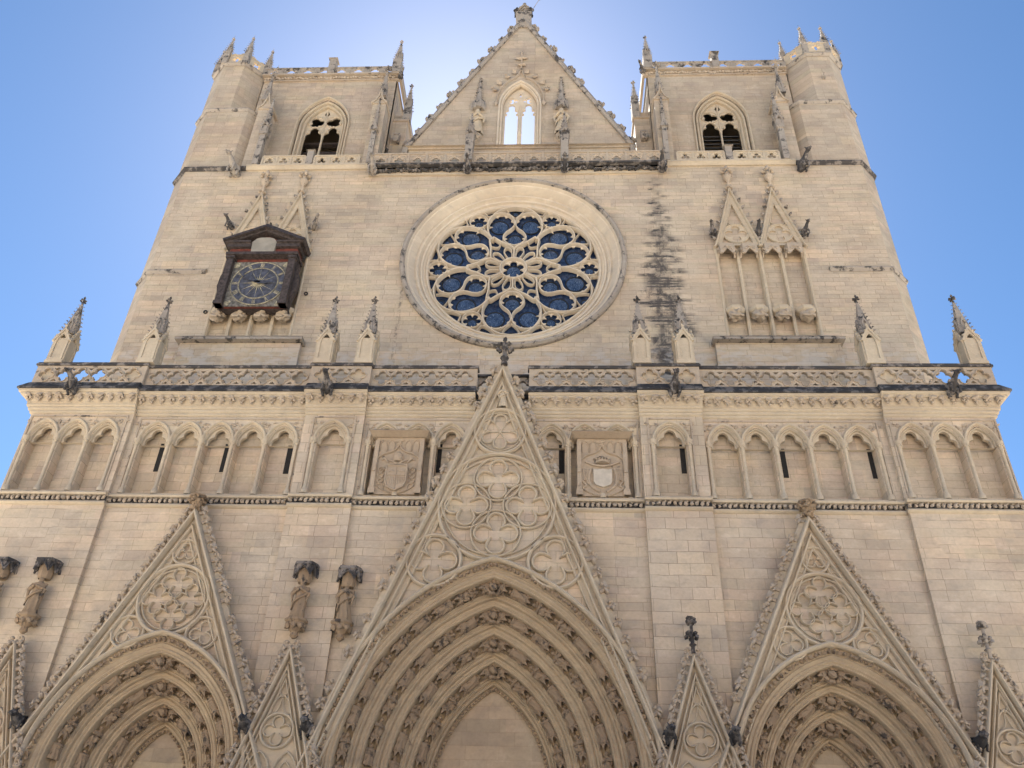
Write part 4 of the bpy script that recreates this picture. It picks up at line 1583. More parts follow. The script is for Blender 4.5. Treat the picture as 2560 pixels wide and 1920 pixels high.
# slot windows
for x, Y, z in ((-12.86, WL, 16.5), (-10.35, WL, 16.5), (-7.93, WL, 16.45), (-2.28, WL, 16.55), (2.28, WL, 16.55), (6.70, BP, 16.5), (10.34, WL, 16.45), (13.50, WL, 16.45)):
    m = MB()
    xq, zq = 2.02 + (x - 2.02) * 1.017, 1.6 + (z - 1.6) * 1.017
    m.box(xq - .10, xq + .10, Y + .44, Y + .465, zq - .10, zq + 1.12)
    m.build('slot_window', 'darkin', cath)

# pinnacles on the parapet
pb = m_pin_body(.62, 1.62)
ps = m_pin_spire(.50, 1.75, 9)
pf = m_pin_fin()
body0 = None
for x in (-18.2, -14.42, -7.22, -5.56, 5.42, 7.12, 14.35, 18.2):
    if body0 is None:
        b = pb.build('pinnacle', 'mould', cath)
        s_ = ps.build('spire', 'grey', b, loc=(0, 0, 1.55))
        f_ = pf.build('finial', 'soot', b, loc=(0, 0, 3.22))
        body0 = (b, s_, f_)
    else:
        b = body0[0].copy()
        sc.collection.objects.link(b)
        b.parent = cath
        for c in body0[1:]:
            d = c.copy()
            sc.collection.objects.link(d)
            d.parent = b
    b.location = (x, BP + .02, 21.11)


# ---- PORTALS -----------------------------------------------------------------
fig_me = []
fig_src = []
for i in range(7):
    mb = MB()
    mb.merge(m_seated(.66, i * 3 + 1) if i % 2 else m_figure(.68, i * 3 + 1, False, 1.35), Matrix.Diagonal((1.25, 1.2, 1, 1)))
    mb.merge(m_star(.36, i), Matrix.Translation((0, -.03, .70)))
    fig_src.append(mb)
    me = bpy.data.meshes.new('carved_figure')
    me.from_pydata(mb.v, [], mb.f)
    me.shade_smooth()
    me.set_sharp_from_angle(angle=rad(55))
    me.materials.append(M['fig'])
    fig_me.append(me)
fig_count = [0]
fig_rest = MB()


def portal(p, steps, depth0, figs_min_z, jn):
    """steps: [(n, y)] start of each order, last = tympanum edge"""
    m = MB()
    rows = [(-.12, 0.0), (-.12, -.12), (-.06, -.17), (0.0, -.12), (.02, -.02)]
    # outer hood band is separate; order profiles
    prof = [(.02, .0), (.05, .07), (.24, .08), (.28, .04)]
    for k in range(len(steps) - 1):
        n0, y0 = steps[k]
        n1, y1 = steps[k + 1]
        dn, dy = n1 - n0, y1 - y0
        for a, b in ((0, 0), (.03, -.05), (.09, -.07), (.14, -.03), (.17, .03), (.20, .02), (.24, -.01), (.28, .02), (.31, .10), (.33, .5), (.38, .78), (.48, .88), (.60, .86), (.66, .84), (.69, .75), (.73, .70), (.78, .72), (.81, .80), (.85, .84), (.90, .80), (.95, .83), (.98, .95)):
            prof.append((n0 + dn * a, y0 + dy * b))
    nT, yT = steps[-1]
    prof += [(nT, yT), (nT + .05, yT - .04), (nT + .10, yT), (nT + .12, yT + .12), (nT + .16, yT + .14), (nT + .22, yT + .12), (nT + .24, yT + .3)]
    top = 26
    vs = []
    for n, y in prof:
        vs += [(x, depth0 + y, z) for x, z in porch(p, n, top)]
    L = len(porch(p, 0, top))
    m.add(vs, [(i * L + j, i * L + j + 1, (i + 1) * L + j + 1, (i + 1) * L + j) for i in range(len(prof) - 1) for j in range(L - 1)])
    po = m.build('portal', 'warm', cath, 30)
    # hood moulding
    m = MB()
    vs = []
    for n, y in rows:
        vs += [(x, depth0 + y, z) for x, z in porch(p, n, top)]
    m.add(vs, [(i * L + j, i * L + j + 1, (i + 1) * L + j + 1, (i + 1) * L + j) for i in range(len(rows) - 1) for j in range(L - 1)])
    m.build('hood_moulding', 'mould', po, 40)
    # leaf bands: outer and tympanum edge
    for (n_, y_, step, sz, nm) in ((.15, -.02, .16, .062, 'leaf_band'), (nT + .19, yT + .08, .13, .045, 'leaf_band')):
        m = MB()
        r = p['r'] - n_
        am = math.acos(p['c'] / r)
        cnt = int(r * am / step)
        for s in (-1, 1):
            for i in range(cnt):
                a = am * (i + .5) / cnt
                x = p['cx'] + s * (-p['c'] + r * cos(a))
                m.blob((x, depth0 + y_, p['zs'] + r * sin(a)), (sz * 1.1, sz * 1.2, sz * 1.1), i % 23, 1, .8, 2.4)
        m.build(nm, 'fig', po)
    # tympanum, doors below
    m = MB()
    out = porch(p, nT + .12, top)
    m.plate([(x, max(z, 3.6)) for x, z in out], [], depth0 + yT + .22, depth0 + yT + .3)
    m.build('tympanum', 'tymp', po)
    m = MB()
    wd = (out[0][0] - out[-1][0]) / 2
    m.box(p['cx'] - wd, p['cx'] + wd, depth0 + yT + .25, depth0 + yT + .4, 0, 3.6)
    m.build('door', 'timber', po)
    # figures
    for k in range(len(steps) - 1):
        n0, y0 = steps[k]
        n1, y1 = steps[k + 1]
        nn = n0 + (n1 - n0) * .50
        yy = depth0 + y0 + (y1 - y0) * .52
        r = p['r'] - nn
        am = math.acos(p['c'] / r)
        unit = .88 * (.92 if jn == 'side' else 1.0)
        cnt = int((r * am - .28) / unit)
        for s in (-1, 1):
            for i in range(cnt):
                arc = r * am - .28 - unit * (cnt - i)
                a = arc / r
                z = p['zs'] + r * sin(a)
                if z < figs_min_z:
                    continue
                x = p['cx'] + s * (-p['c'] + r * cos(a))
                up = Vector((-s * sin(a + .35 * unit / r), 0, cos(a + .35 * unit / r)))
                inw = Vector((-s * cos(a), 0, -sin(a)))
                front = (inw * .75 + Vector((0, -1, 0))).normalized()
                ya = -(front - up * front.dot(up)).normalized()
                xa = ya.cross(up)
                mt = Matrix(((xa.x, ya.x, up.x, x), (xa.y, ya.y, up.y, yy), (xa.z, ya.z, up.z, z), (0, 0, 0, 1))) @ Matrix.Scale(unit / .96, 4)
                idx = (i * 3 + k * 2 + (s > 0)) % 7
                if fig_count[0] < 100:
                    fig_count[0] += 1
                    put('carved_figure', fig_me[idx], po, mat=mt)
                else:
                    fig_rest.merge(fig_src[idx], mt)
        # boss at the apex
        m = MB()
        za = p['zs'] + math.sqrt(r * r - p['c'] ** 2)
        for q in range(12):
            a = q * PI / 6
            m.blob((p['cx'] + .24 * cos(a), yy - .05, za - .12 + .20 * sin(a)), (.10, .12, .09), q, 1, .6, 2)
        m.blob((p['cx'], yy - .12, za - .12), (.14, .16, .14), 3, 2, .5, 2)
        m.build('apex_boss', 'fig', po)
    return po


pc = portal(PC, [(.33, .10), (1.05, .75), (1.76, 1.32), (2.48, 1.9), (3.08, 2.45)], -3.1, 5.6, 'centre')
pl = portal(PS[0], [(.38, .12), (.98, .72), (1.62, 1.28), (2.22, 1.82)], -3.1, 5.6, 'side')
pr = portal(PS[1], [(.38, .12), (.98, .72), (1.62, 1.28), (2.22, 1.82)], -3.1, 5.6, 'side')
tag(pc, 'great central portal')
tag(pl, 'left side portal')
tag(pr, 'right side portal')
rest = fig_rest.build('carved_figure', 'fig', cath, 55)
tag(rest, kind='stuff')


# ---- gables over the portals
def ringfoil(m, cx, cz, r, lobes, rot, y, k=.86, w_=.05):
    m.plate(circ(cx, cz, r, 40), [foil(cx, cz, r * k, lobes, rot, 10)], y, y + .10)
    m.sweep(circ(cx, cz, r, 40), roll(w_, .07, y), True)
    m.sweep(foil(cx, cz, r * k, lobes, rot, 10), roll(w_ * .55, .035, y), True)


def quatre(m, cx, cz, r, y, w_=.05, rot=90):
    m.sweep(foil(cx, cz, r, 4, rot, 12), roll(w_, .08, y) + [(w_, y + .12), (-w_, y + .12)], True)


Y1 = -3.1


def portal_gable(p, apex, foot_x, foot_z, name_lab, circles, crk, nh):
    cx = p['cx']
    m = MB()
    arch = [q for q in porch(p, -.05, 26) if q[1] > foot_z - .8]
    # panel between the raking edges and the arch
    hw = foot_x
    sl = (apex - foot_z) / hw
    ext = 1.9
    outline = [(cx + hw + ext / sl, foot_z - ext), (cx, apex), (cx - hw - ext / sl, foot_z - ext)]
    inner = [q for q in porch(p, -.02, 26)]
    # clip arch feet to the gable foot
    inner = [q for q in inner if q[1] > foot_z - ext]
    poly = outline + inner[::-1]
    m.plate(poly, [], Y1 + .14, Y1 + .5)
    pg = m.build('portal_gable', 'wall_low', cath)
    tag(pg, name_lab)
    # raking mouldings
    m = MB()
    path = [(cx + hw + ext / sl, foot_z - ext), (cx, apex), (cx - hw - ext / sl, foot_z - ext)]
    for d, w_, dp, y in ((-.07, .08, .22, Y1 - .0), (-.30, .05, .10, Y1 + .0), (-.50, .04, .08, Y1 + .06)):
        d = -d
        off = d * math.sqrt(1 + sl * sl)
        pth = [(cx + hw + (ext - off) / sl, foot_z - ext), (cx, apex - off), (cx - hw - (ext - off) / sl, foot_z - ext)]
        m.sweep(pth, roll(w_, dp, y) + [(w_, y + .2), (-w_, y + .2)])
    # strip carrying the leaves
    m.sweep(path, [(.0, Y1 + .02), (-.17, Y1 + .06), (-.17, Y1 + .35), (.0, Y1 + .35)])
    # fill between outer and inner roll
    off0, off1 = .12 * math.sqrt(1 + sl * sl), .48 * math.sqrt(1 + sl * sl)
    for s in (-1, 1):
        m.plate([(cx + s * (hw + (ext - off0) / sl), foot_z - ext), (cx, apex - off0), (cx, apex - off1), (cx + s * (hw + (ext - off1) / sl), foot_z - ext)], [], Y1 + .05, Y1 + .2)
    m.build('raking_moulding', 'mould', pg, 50)
    m = MB()
    circles(m)
    m.build('gable_tracery', 'mould', pg, 50)
    # crockets
    ln = math.hypot(hw, apex - foot_z)
    ang = math.atan2(hw, apex - foot_z)
    for i in range(crk):
        f = (i + .5) / crk
        for s in (-1, 1):
            crocket(pg, cx + s * (hw * (1 - f) + .10), Y1 + .02, foot_z + (apex - foot_z) * f, ang if s > 0 else PI - ang, nh, i, -1 if s > 0 else 1, True)
    return pg


def circ_centre(m):
    y = Y1 + .05
    m.sweep(circ(0, 14.92, 2.06, 64), roll(.07, .12, y), True)
    m.sweep(circ(0, 14.92, 1.86, 64), roll(.035, .05, y + .02), True)
    for dx, dz in ((0, 1.05), (0, -1.05), (1.08, 0), (-1.08, 0)):
        c = (dx, 14.92 + dz)
        m.sweep(circ(c[0], c[1], .86, 36), roll(.04, .08, y), True)
        quatre(m, c[0], c[1], .76, y + .0, .045)
    for s in (-1, 1):
        m.sweep(circ(2.06 * s, 12.84, .92, 40), roll(.07, .12, y), True)
        quatre(m, 2.06 * s, 12.84, .78, y, .045)
        m.sweep([(s * 2.9, 11.9), (s * 1.75, 15.6), (s * 1.2, 16.6)], roll(.035, .06, y))
    m.sweep(circ(0, 17.96, .95, 40), roll(.07, .12, y), True)
    m.sweep(circ(0, 17.96, .82, 40), roll(.03, .05, y), True)
    quatre6 = foil(0, 17.96, .74, 6, 90, 8)
    m.sweep(quatre6, roll(.035, .07, y), True)
    for k in range(3):
        a = rad(k * 60)
        m.sweep([(-.60 * cos(a), 17.96 - .60 * sin(a)), (.60 * cos(a), 17.96 + .60 * sin(a))], roll(.022, .04, y + .03))
    # lower corner fields
    for s in (-1, 1):
        m.sweep([(s * 3.1, 12.1), (s * 3.6, 10.6)], roll(.03, .05, y))


def circ_side(cx):
    def f(m):
        y = Y1 + .05
        m.sweep(circ(cx, 11.35, 1.19, 52), roll(.07, .12, y), True)
        m.sweep(circ(cx, 11.35, 1.04, 52), roll(.03, .05, y), True)
        for dx, dz in ((0, .56), (0, -.56), (.56, 0), (-.56, 0)):
            quatre(m, cx + dx, 11.35 + dz, .52, y, .028, 90)
        m.sweep(circ(cx, 13.02, .44, 30), roll(.05, .10, y), True)
        m.sweep(foil(cx, 13.02, .33, 3, 90, 8), roll(.03, .06, y), True)
        for s in (-1, 1):
            m.sweep(circ(cx + s * 1.24, 10.22, .53, 30), roll(.05, .10, y), True)
            m.sweep(foil(cx + s * 1.24, 10.22, .41, 3, 90 - s * 20, 8), roll(.03, .06, y), True)
            m.sweep([(cx + s * .15, 13.55), (cx + s * .32, 13.5), (cx + s * .62, 12.6), (cx + s * .3, 12.55)], roll(.025, .05, y))
            m.sweep([(cx + s * 1.15, 11.9), (cx + s * 1.35, 11.2), (cx + s * 1.15, 10.9)], roll(.025, .05, y))
    return f


gC = portal_gable(PC, 20.94, 5.05, 7.7, 'tall gable over the central portal', circ_centre, 24, 1.25)
gL = portal_gable(PS[0], 14.66, 3.38, 7.6, 'gable over the left portal', circ_side(-10.67), 20, 1.15)
gR = portal_gable(PS[1], 14.60, 3.38, 7.6, 'gable over the right portal', circ_side(10.67), 20, 1.15)
m = m_finial(1.35, 2)
m.build('gable_finial', 'soot', gC, 60, loc=(0.05, Y1 - .05, 20.95))
for pg, x in ((gL, -10.70), (gR, 10.70)):
    m = MB()
    m.lathe((0, 0, 0), [(.10, 0), (.12, .25), (.22, .38), (.26, .5), (.24, .74), (.36, .80), (.36, .88)], 6, PI / 6)
    for k in range(12):
        a = k * PI / 6
        m.blob((.27 * cos(a), .27 * sin(a), .50 + .08 * (k % 2)), (.10, .10, .11), k, 1, .8, 2.6)
        m.blob((.30 * cos(a + .3), .30 * sin(a + .3), .70), (.08, .08, .07), k + 5, 1, .8, 2.6)
        m.blob((.15 * cos(a), .15 * sin(a), .06 + .1 * (k % 3)), (.09, .09, .10), k + 3, 1, .7, 2.6)
    m.v = [(p[0] * .9, p[1] * .9, p[2] * .62) for p in m.v]
    m.build('gable_finial', 'fig', pg, 50, loc=(x, Y1 - .05, 14.58))

# ---- small gables on the buttresses
SY = -3.22
for gi, (gx, fin) in enumerate(((-15.42, 0), (-6.36, 1), (6.36, 2), (15.38, 3))):
    apex = 9.85
    hw, fz = 1.42, 5.6
    sl = (apex - fz) / hw
    m = MB()
    m.plate([(gx + hw, fz), (gx, apex), (gx - hw, fz)], [], SY + .12, BP + .05)
    m.box(gx - hw, gx + hw, SY + .12, BP + .05, 0, fz)
    sg = m.build('buttress_gable', 'mould', cath)
    m = MB()
    for d, w_, dp, y in ((.05, .06, .12, SY), (.22, .04, .08, SY + .03), (.34, .03, .06, SY + .06)):
        off = d * math.sqrt(1 + sl * sl)
        m.sweep([(gx + hw - off / sl, fz), (gx, apex - off), (gx - hw + off / sl, fz)], roll(w_, dp, y) + [(w_, y + .15), (-w_, y + .15)])
    y = SY + .07
    m.sweep(circ(gx, 7.26, .50, 32), roll(.05, .09, y), True)
    quatre(m, gx, 7.26, .42, y, .03)
    for s in (-1, 1):
        m.sweep([(gx + s * .42 + .36, 5.6)] + parch(gx + s * .42, 6.05, .36, .62, 8) + [(gx + s * .42 - .36, 5.6)], roll(.035, .06, y))
        m.sweep([(gx + s * .42 + .22, 5.6)] + parch(gx + s * .42, 5.95, .22, .45, 8) + [(gx + s * .42 - .22, 5.6)], roll(.025, .04, y))
    m.sweep([(gx + .30, 7.75)] + parch(gx, 7.8, .30, .52, 8) + [(gx - .30, 7.75)], roll(.03, .06, y))
    m.sweep(smooth([(gx, 8.25), (gx + .14, 8.5), (gx, 8.95), (gx - .14, 8.5)], 5, True), roll(.025, .05, y), True)
    m.sweep(smooth([(gx - .38, 7.65), (gx - .1, 7.85), (gx, 8.2), (gx + .1, 7.85), (gx + .38, 7.65)], 5), roll(.02, .04, y))
    m.build('gable_tracery', 'mould', sg, 50)
    ang = math.atan2(hw, apex - fz)
    for i in range(15):
        f = (i + .7) / 15
        for s in (-1, 1):
            crocket(sg, gx + s * (hw * (1 - f) + .05), SY, fz + (apex - fz) * f, ang if s > 0 else PI - ang, .95, i, -1 if s > 0 else 1, fin < 2)
    if fin >= 2:
        m = MB()
        m.lathe((0, 0, 0), [(.07, 0), (.06, .2), (.13, .26), (.06, .32), (.05, 1.0)], 8)
        for z, r in ((.5, .18), (.62, .13), (.98, .12), (1.08, .1)):
            for k in range(5):
                a = k * 2 * PI / 5 + z
                m.blob((r * cos(a), r * sin(a), z), (.085, .085, .08), k, 1, .6, 2)
        m.build('gable_finial', 'soot' if fin == 2 else 'grey', sg, 60, loc=(gx, SY - .05, 9.8))

rest = crk_rest.build('crocket', 'carve', cath)
tag(rest, kind='stuff')

# ---- statues on consoles (left side) and their canopies


def console_canopy(x, y, zc, zt):
    m = MB()
    m.lathe((x, y, zc - .62), [(.06, 0), (.14, .08), (.11, .2), (.22, .3), (.32, .5), (.38, .55), (.38, .62)], 8, PI / 8)
    for k in range(8):
        a = k * PI / 4
        m.blob((x + .28 * cos(a), y + .28 * sin(a), zc - .24), (.10, .10, .11), k, 1, .6, 2)
    m.build('statue_console', 'fig', cath)
    m = MB()
    foot = [(x - .36, y + .30), (x - .36, y + .05), (x - .24, y - .24), (x + .24, y - .24), (x + .36, y + .05), (x + .36, y + .30)]
    for k in range(5):
        p, qv = Vector(foot[k]), Vector(foot[k + 1])
        ln = (qv - p).length
        g = MB()
        g.plate([(0, .02), (0, .36), (ln, .36), (ln, .02), (ln * .86, .06), (ln * .72, .16), (ln * .5, .25), (ln * .28, .16), (ln * .14, .06)], [], 0, .05, True)
        g.sweep([(ln, .02), (ln * .5, .36), (0, .02)], roll(.03, .05, 0))
        g.blob((0, -.01, .04), (.045, .045, .09), k, 1, .5, 2)
        g.blob((ln / 2, -.03, .30), (.07, .05, .06), k + 2, 1, .6, 2)
        m.merge(g, Matrix.Translation((p.x, p.y, zt + .1)) @ Matrix.Rotation(math.atan2(qv.y - p.y, qv.x - p.x), 4, 'Z'))
    m.prism([(px_ + (px_ - x) * .12, py_ - .03) for px_, py_ in foot], zt + .44, zt + .54)
    cp = m.build('statue_canopy', 'soot', cath)
    m = MB()
    m.lathe((x, y + .1, zt - .12), [(.20, 0), (.24, .1), (.26, .5)], 8)
    m.build('canopy_vault', 'fig', cp)


def statue(x, y, z, h, seed, label, mitre=False, mt='fig', rz=0):
    o = m_figure(h, seed, mitre, .92).build('statue', mt, None, 60)
    o.location = (x, y, z)
    o.rotation_euler = (0, 0, rz)
    tag(o, label, 'statue')
    return o


for x, zt, y, lab, sd_ in ((-6.40, 12.12, BP - .28, 'robed stone statue under the black-haloed canopy on the left buttress face', 5),
                           (-4.92, 12.05, WL - .30, 'robed stone statue beside the slope of the tall central gable', 8),
                           (-15.42, 12.12, BP - .30, 'weathered stone statue at the far left above the corner buttress gable', 11)):
    console_canopy(x, y, 10.72, zt)
    statue(x, y, 10.72, 1.38, sd_, lab)
console_canopy(-16.98, BP - .30, 10.72, 12.12)
statue(-16.98, BP - .3, 10.72, 1.38, 14, 'robed stone statue outermost on the far left buttress, mostly out of the picture')
statue(-2.35, GY - .2, 39.35, 1.95, 21, 'bearded statue on a console left of the pierced gable window', True, 'mould', rad(8))
statue(2.35, GY - .2, 39.35, 1.95, 24, 'bishop-like statue on a console right of the pierced gable window', True, 'mould', rad(-8))
statue(.05, Y1 - .02, 19.0, .95, 27, 'small winged figure in the tip of the tall central gable', False, 'mould')
statue(0.02, GY + .3, 51.0, 1.6, 31, 'seated grey figure crowning the apex of the main gable', True, 'grey')
for s, lb in ((-1, 'left'), (1, 'right')):
    statue(.42 * s, GY + .1, 50.9, 1.0, 33 + s, 'small dark attendant figure at the %s of the crowning figure' % lb, False, 'soot')


# ---- gargoyles
def gargoyle(x, y, z, L, lab, mt='soot', rz=0, up=.15, seed=0, group=None, stout=1.0):
    o = m_gargoyle(L * .88, seed, up, stout).build('gargoyle', mt, None, 60)
    o.location = (x, y, z)
    o.rotation_euler = (0, 0, rz)
    tag(o, lab, 'gargoyle', group)


gargoyle(-16.75, BP - .40, 19.85, .95, 'dark gargoyle below the open quatrefoil parapet of the far left corner', rz=rad(-8), seed=1)
gargoyle(-6.7, BP - .40, 19.85, .95, 'dark gargoyle under the left inner pair of pinnacles', rz=rad(-4), seed=4)
gargoyle(6.5, BP - .40, 19.85, .95, 'dark gargoyle under the right inner pair of pinnacles', seed=7, rz=rad(6))
gargoyle(16.7, BP - .40, 19.85, .95, 'dark gargoyle below the open parapet of the far right corner', rz=rad(10), seed=9)
gargoyle(-14.75, -.1, 35.75, 1.15, 'winged gargoyle at the outer foot of the left belfry', 'grey', rad(-22), .3, 12)
gargoyle(-7.45, -.25, 35.55, .95, 'gargoyle at the left end of the upper gallery', 'grey', 0, .2, 14)
gargoyle(7.45, -.25, 35.55, .95, 'gargoyle at the right end of the upper gallery above the black streak', 'soot', 0, .2, 16)
gargoyle(14.5, -.1, 35.7, 1.05, 'dark hunched gargoyle at the outer foot of the right belfry', 'soot', rad(22), .25, 18)
gargoyle(-2.5, -.3, 35.5, .85, 'gargoyle under the left gallery pinnacle below the pierced window', 'soot', 0, .2, 19)
gargoyle(2.5, -.3, 35.5, .85, 'gargoyle under the right gallery pinnacle below the pierced window', 'soot', 0, .2, 20)
gargoyle(-14.15, -.1, 31.75, .7, 'small gargoyle left of the twin gables above the clock', 'soot', rad(-25), .2, 22)
gargoyle(-12.0, -.2, 31.35, .4, 'tiny gargoyle in the dip between the twin gables above the clock', 'soot', 0, .1, 23)
gargoyle(-9.95, -.1, 31.7, .75, 'long-bodied gargoyle right of the twin gables above the clock', 'grey', rad(25), .1, 24)
gargoyle(9.62, -.1, 31.0, .72, 'sitting dark gargoyle left of the right-hand twin gables', 'soot', rad(-15), .2, 26)
gargoyle(11.73, -.1, 31.0, .72, 'sitting dark gargoyle between the right-hand twin gables', 'soot', 0, .2, 27)
gargoyle(13.9, -.1, 31.0, .72, 'sitting dark gargoyle right of the right-hand twin gables', 'soot', rad(15), .2, 28)
gargoyle(-7.12, 1.0, 37.6, .8, 'small gargoyle at the left foot of the main gable', 'soot', 0, .2, 30)
gargoyle(7.15, .7, 44.9, .7, 'small gargoyle at the inner top corner of the right tower', 'soot', rad(-30), .2, 31)
gargoyle(-7.15, .7, 44.7, .6, 'small gargoyle at the inner top corner of the left tower', 'soot', rad(30), .2, 32)
gargoyle(16.95, 0, 43.0, .35, 'tiny spout on the front face of the right stair turret', 'grey', 0, .2, 33)
for x, lab in ((-14.46, 'black crouching beast between far left buttress gable and left portal'), (-7.34, 'black crouching beast right of the left portal arch'), (-5.46, 'round black beast left of the central portal arch'),
               (5.46, 'round black beast right of the central portal arch'), (7.34, 'black crouching beast left of the right portal arch'), (14.40, 'black beast right of the right portal arch')):
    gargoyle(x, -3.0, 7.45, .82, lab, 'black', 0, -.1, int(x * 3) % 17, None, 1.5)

# ---- coats of arms
for s in (-1, 1):
    cx = 3.76 * s
    ca = empty('coat_of_arms', (cx, WL - .02, 15.5))
    tag(ca, 'carved stone panel with papal tiara, crossed keys and quartered shield' if s < 0 else 'carved stone panel with crown, drapery and plain pale shield', 'coat of arms')
    m = MB()
    m.box(-.90, .90, -.10, .3, 0, 2.35)
    for q in (-1, 1):
        m.box(q * .84 - .08, q * .84 + .08, -.20, -.098, 0, 2.2)
        m.box(q * .84 - .12, q * .84 + .12, -.24, -.099, 0, .22)
        m.box(q * .84 - .06, q * .84 + .06, -.24, -.199, .9, 1.2)
        for x in (.32, .60):
            m.sweep([(q * x + .12, 1.78)] + parch(q * x, 2.05, .12, .2, 5) + [(q * x - .12, 1.78)], roll(.02, .04, -.10))
    m.build('panel', 'relief', ca)
    m = MB()
    m.prism([(-1.12, -.52), (1.12, -.52), (1.12, .25), (-1.12, .25)], 2.45, 2.58, [(-.98, -.36), (.98, -.30), (.98, .25), (-.98, .25)])
    m.prism([(-1.0, -.2), (1.0, -.2), (1.0, .25), (-1.0, .25)], 2.35, 2.45, [(-1.12, -.52), (1.12, -.52), (1.12, .25), (-1.12, .25)])
    m.build('slab_roof', 'relief', ca)
    m = MB()
    og = [(.80, 1.25), (.76, 1.48), (.55, 1.64), (.25, 1.74), (.10, 1.86), (0, 2.05)]
    og += [(-x, z) for x, z in og[:-1]][::-1]
    m.sweep(og, roll(.035, .09, -.10))
    for z, r in ((2.1, .10), (2.22, .2)):
        m.blob((0, -.14, z), (r, .06, .06), 2, 1, .5, 3)
    m.build('ogee_hood', 'relief', ca)
    sh = [(-.38, 1.12), (.38, 1.12), (.38, .5), (.30, .28), (0, .12), (-.30, .28), (-.38, .5)]
    if s > 0:
        sh = [(-.33, 1.05), (-.2, 1.02), (0, 1.06), (.2, 1.02), (.33, 1.05), (.33, .55), (.26, .42), (0, .32), (-.26, .42), (-.33, .55)]
    m = MB()
    m.plate(sh, [], -.20, -.09)
    sho = m.build('shield', 'relief' if s < 0 else 'pale', ca)
    m = MB()
    if s < 0:
        m.sweep(sh, roll(.035, .05, -.20), True)
        m.sweep([(0, 1.1), (0, .15)], roll(.014, .03, -.20))
        m.sweep([(-.36, .72), (.36, .72)], roll(.014, .03, -.20))
        for k in range(5):
            m.sweep([(.05 + k * .06, .68 - k * .01), (.10 + k * .05, .35 + k * .03)], roll(.012, .02, -.2))
        for k in range(3):
            m.sweep([(-.3 + k * .1, .66), (-.18 + k * .07, .35)], roll(.012, .02, -.2))
        m.blob((-.19, -.21, .90), (.11, .03, .09), 4, 1, .5)
        m.blob((.19, -.21, .90), (.11, .03, .09), 7, 1, .5)
    else:
        for q in (-1, 1):
            m.sweep(smooth([(q * .42, 1.1), (q * .50, .75), (q * .42, .40), (q * .12, .16)]), roll(.06, .06, -.12))
    m.build('shield_relief', 'relief', ca)
    m = MB()
    if s < 0:
        m.lathe((0, -.10, 1.32), [(.17, 0), (.20, .05), (.17, .08), (.20, .18), (.16, .22), (.17, .30), (.08, .38), (.03, .44)], 14)
        for q in (-1, 1):
            m.tube([(q * .42, -.16, 1.42), (q * .05, -.18, 1.24), (-q * .36, -.16, 1.18)], [.025, .03, .03], 6)
            m.tube([(q * .36, -.15, 1.28), (q * .50, -.15, 1.46), (q * .62, -.14, 1.38)], [.03, .07, .02], 6)
    else:
        m.lathe((0, -.12, 1.28), [(.26, 0), (.28, .06), (.25, .08)], 14)
        for k in range(9):
            a = k * PI / 8
            m.tube([(.25 * cos(a), -.12 - .1 * sin(a), 1.35), (.30 * cos(a), -.12 - .12 * sin(a), 1.48), (.12 * cos(a), -.14, 1.60)], [.03, .035, .02], 5)
        m.tube([(-.62, -.15, 1.38), (-.35, -.16, 1.24), (0, -.17, 1.18), (.35, -.16, 1.24), (.62, -.15, 1.38)], [.05, .04, .05, .04, .05], 6)
    m.build('tiara' if s < 0 else 'crown', 'relief', ca, 50)
    m = MB()
    for q in (-1, 1):
        if s < 0:
            for k in range(2):
                m.sweep(smooth([(q * .45, 1.05), (q * (.50 + .17 * k), .92), (q * (.68 - .2 * k), .72), (q * (.48 + .2 * k), .52), (q * (.66 - .2 * k), .34), (q * .42, .14), (q * .12, .02)]), roll(.022, .05, -.12))
            m.sweep(circ(q * .58, .98, .10, 14), roll(.02, .05, -.12), True)
        else:
            m.plate([(q * .45, 1.12), (q * .74, 1.02), (q * .78, .55), (q * .6, .62), (q * .52, .42)], [], -.16, -.09)
            m.sweep(smooth([(q * .76, .60), (q * .6, .4), (q * .72, .3), (q * .45, .12), (q * .15, .0)]), roll(.045, .07, -.10))
            for k in range(4):
                m.sweep([(q * (.5 + .07 * k), 1.06), (q * (.54 + .07 * k), .6)], roll(.015, .03, -.16))
    m.build('mantling', 'relief', ca)

# ---- the clock
CK = empty('clock', (-11.78, -.15, 25.9))
tag(CK, 'old painted clock with navy dial, gilded sun rays and dark pedimented frame', 'clock')
# local: x right, z up; front plane near y=-.8
m = MB()
m.box(-1.50, 1.50, -.55, -.45, 0.02, 3.0)
m.build('backboard', 'redp', CK)
m = MB()
m.box(-1.58, 1.58, -.449, .05, .06, 3.0)
m.build('case', 'timber', CK)
m = MB()
for x in (-1.48, 1.48):
    m.box(x - .16, x + .16, -.86, -.5, 0.0, 2.95)
    m.box(x - .21, x + .21, -.92, -.5, 2.78, 2.9)
    m.box(x - .20, x + .20, -.90, -.5, 0, .18)
m.box(-1.72, 1.72, -.95, .0, 2.95, 3.10)
m.box(-1.55, -1.50, -.6, .0, 0, 3.0)
for s in (-1, 1):
    # scrolled side bracket
    m.plate([(s * 1.64, 2.8), (s * 1.78, 2.6), (s * 1.74, 2.3), (s * 1.86, 1.9), (s * 1.90, 1.3), (s * 1.74, .7), (s * 1.66, .1)], [], -.55, -.25, True)
m.build('clock_frame', 'timber', CK)
m = MB()
m.box(-1.74, -.60, -.98, -.1, 3.40, 3.62)
m.box(.60, 1.74, -.98, -.1, 3.40, 3.62)
m.prism([(-1.85, -1.08), (-.62, -1.08), (-.62, -.1), (-1.85, -.1)], 3.62, 3.72)
m.prism([(.62, -1.08), (1.85, -1.08), (1.85, -.1), (.62, -.1)], 3.62, 3.72)
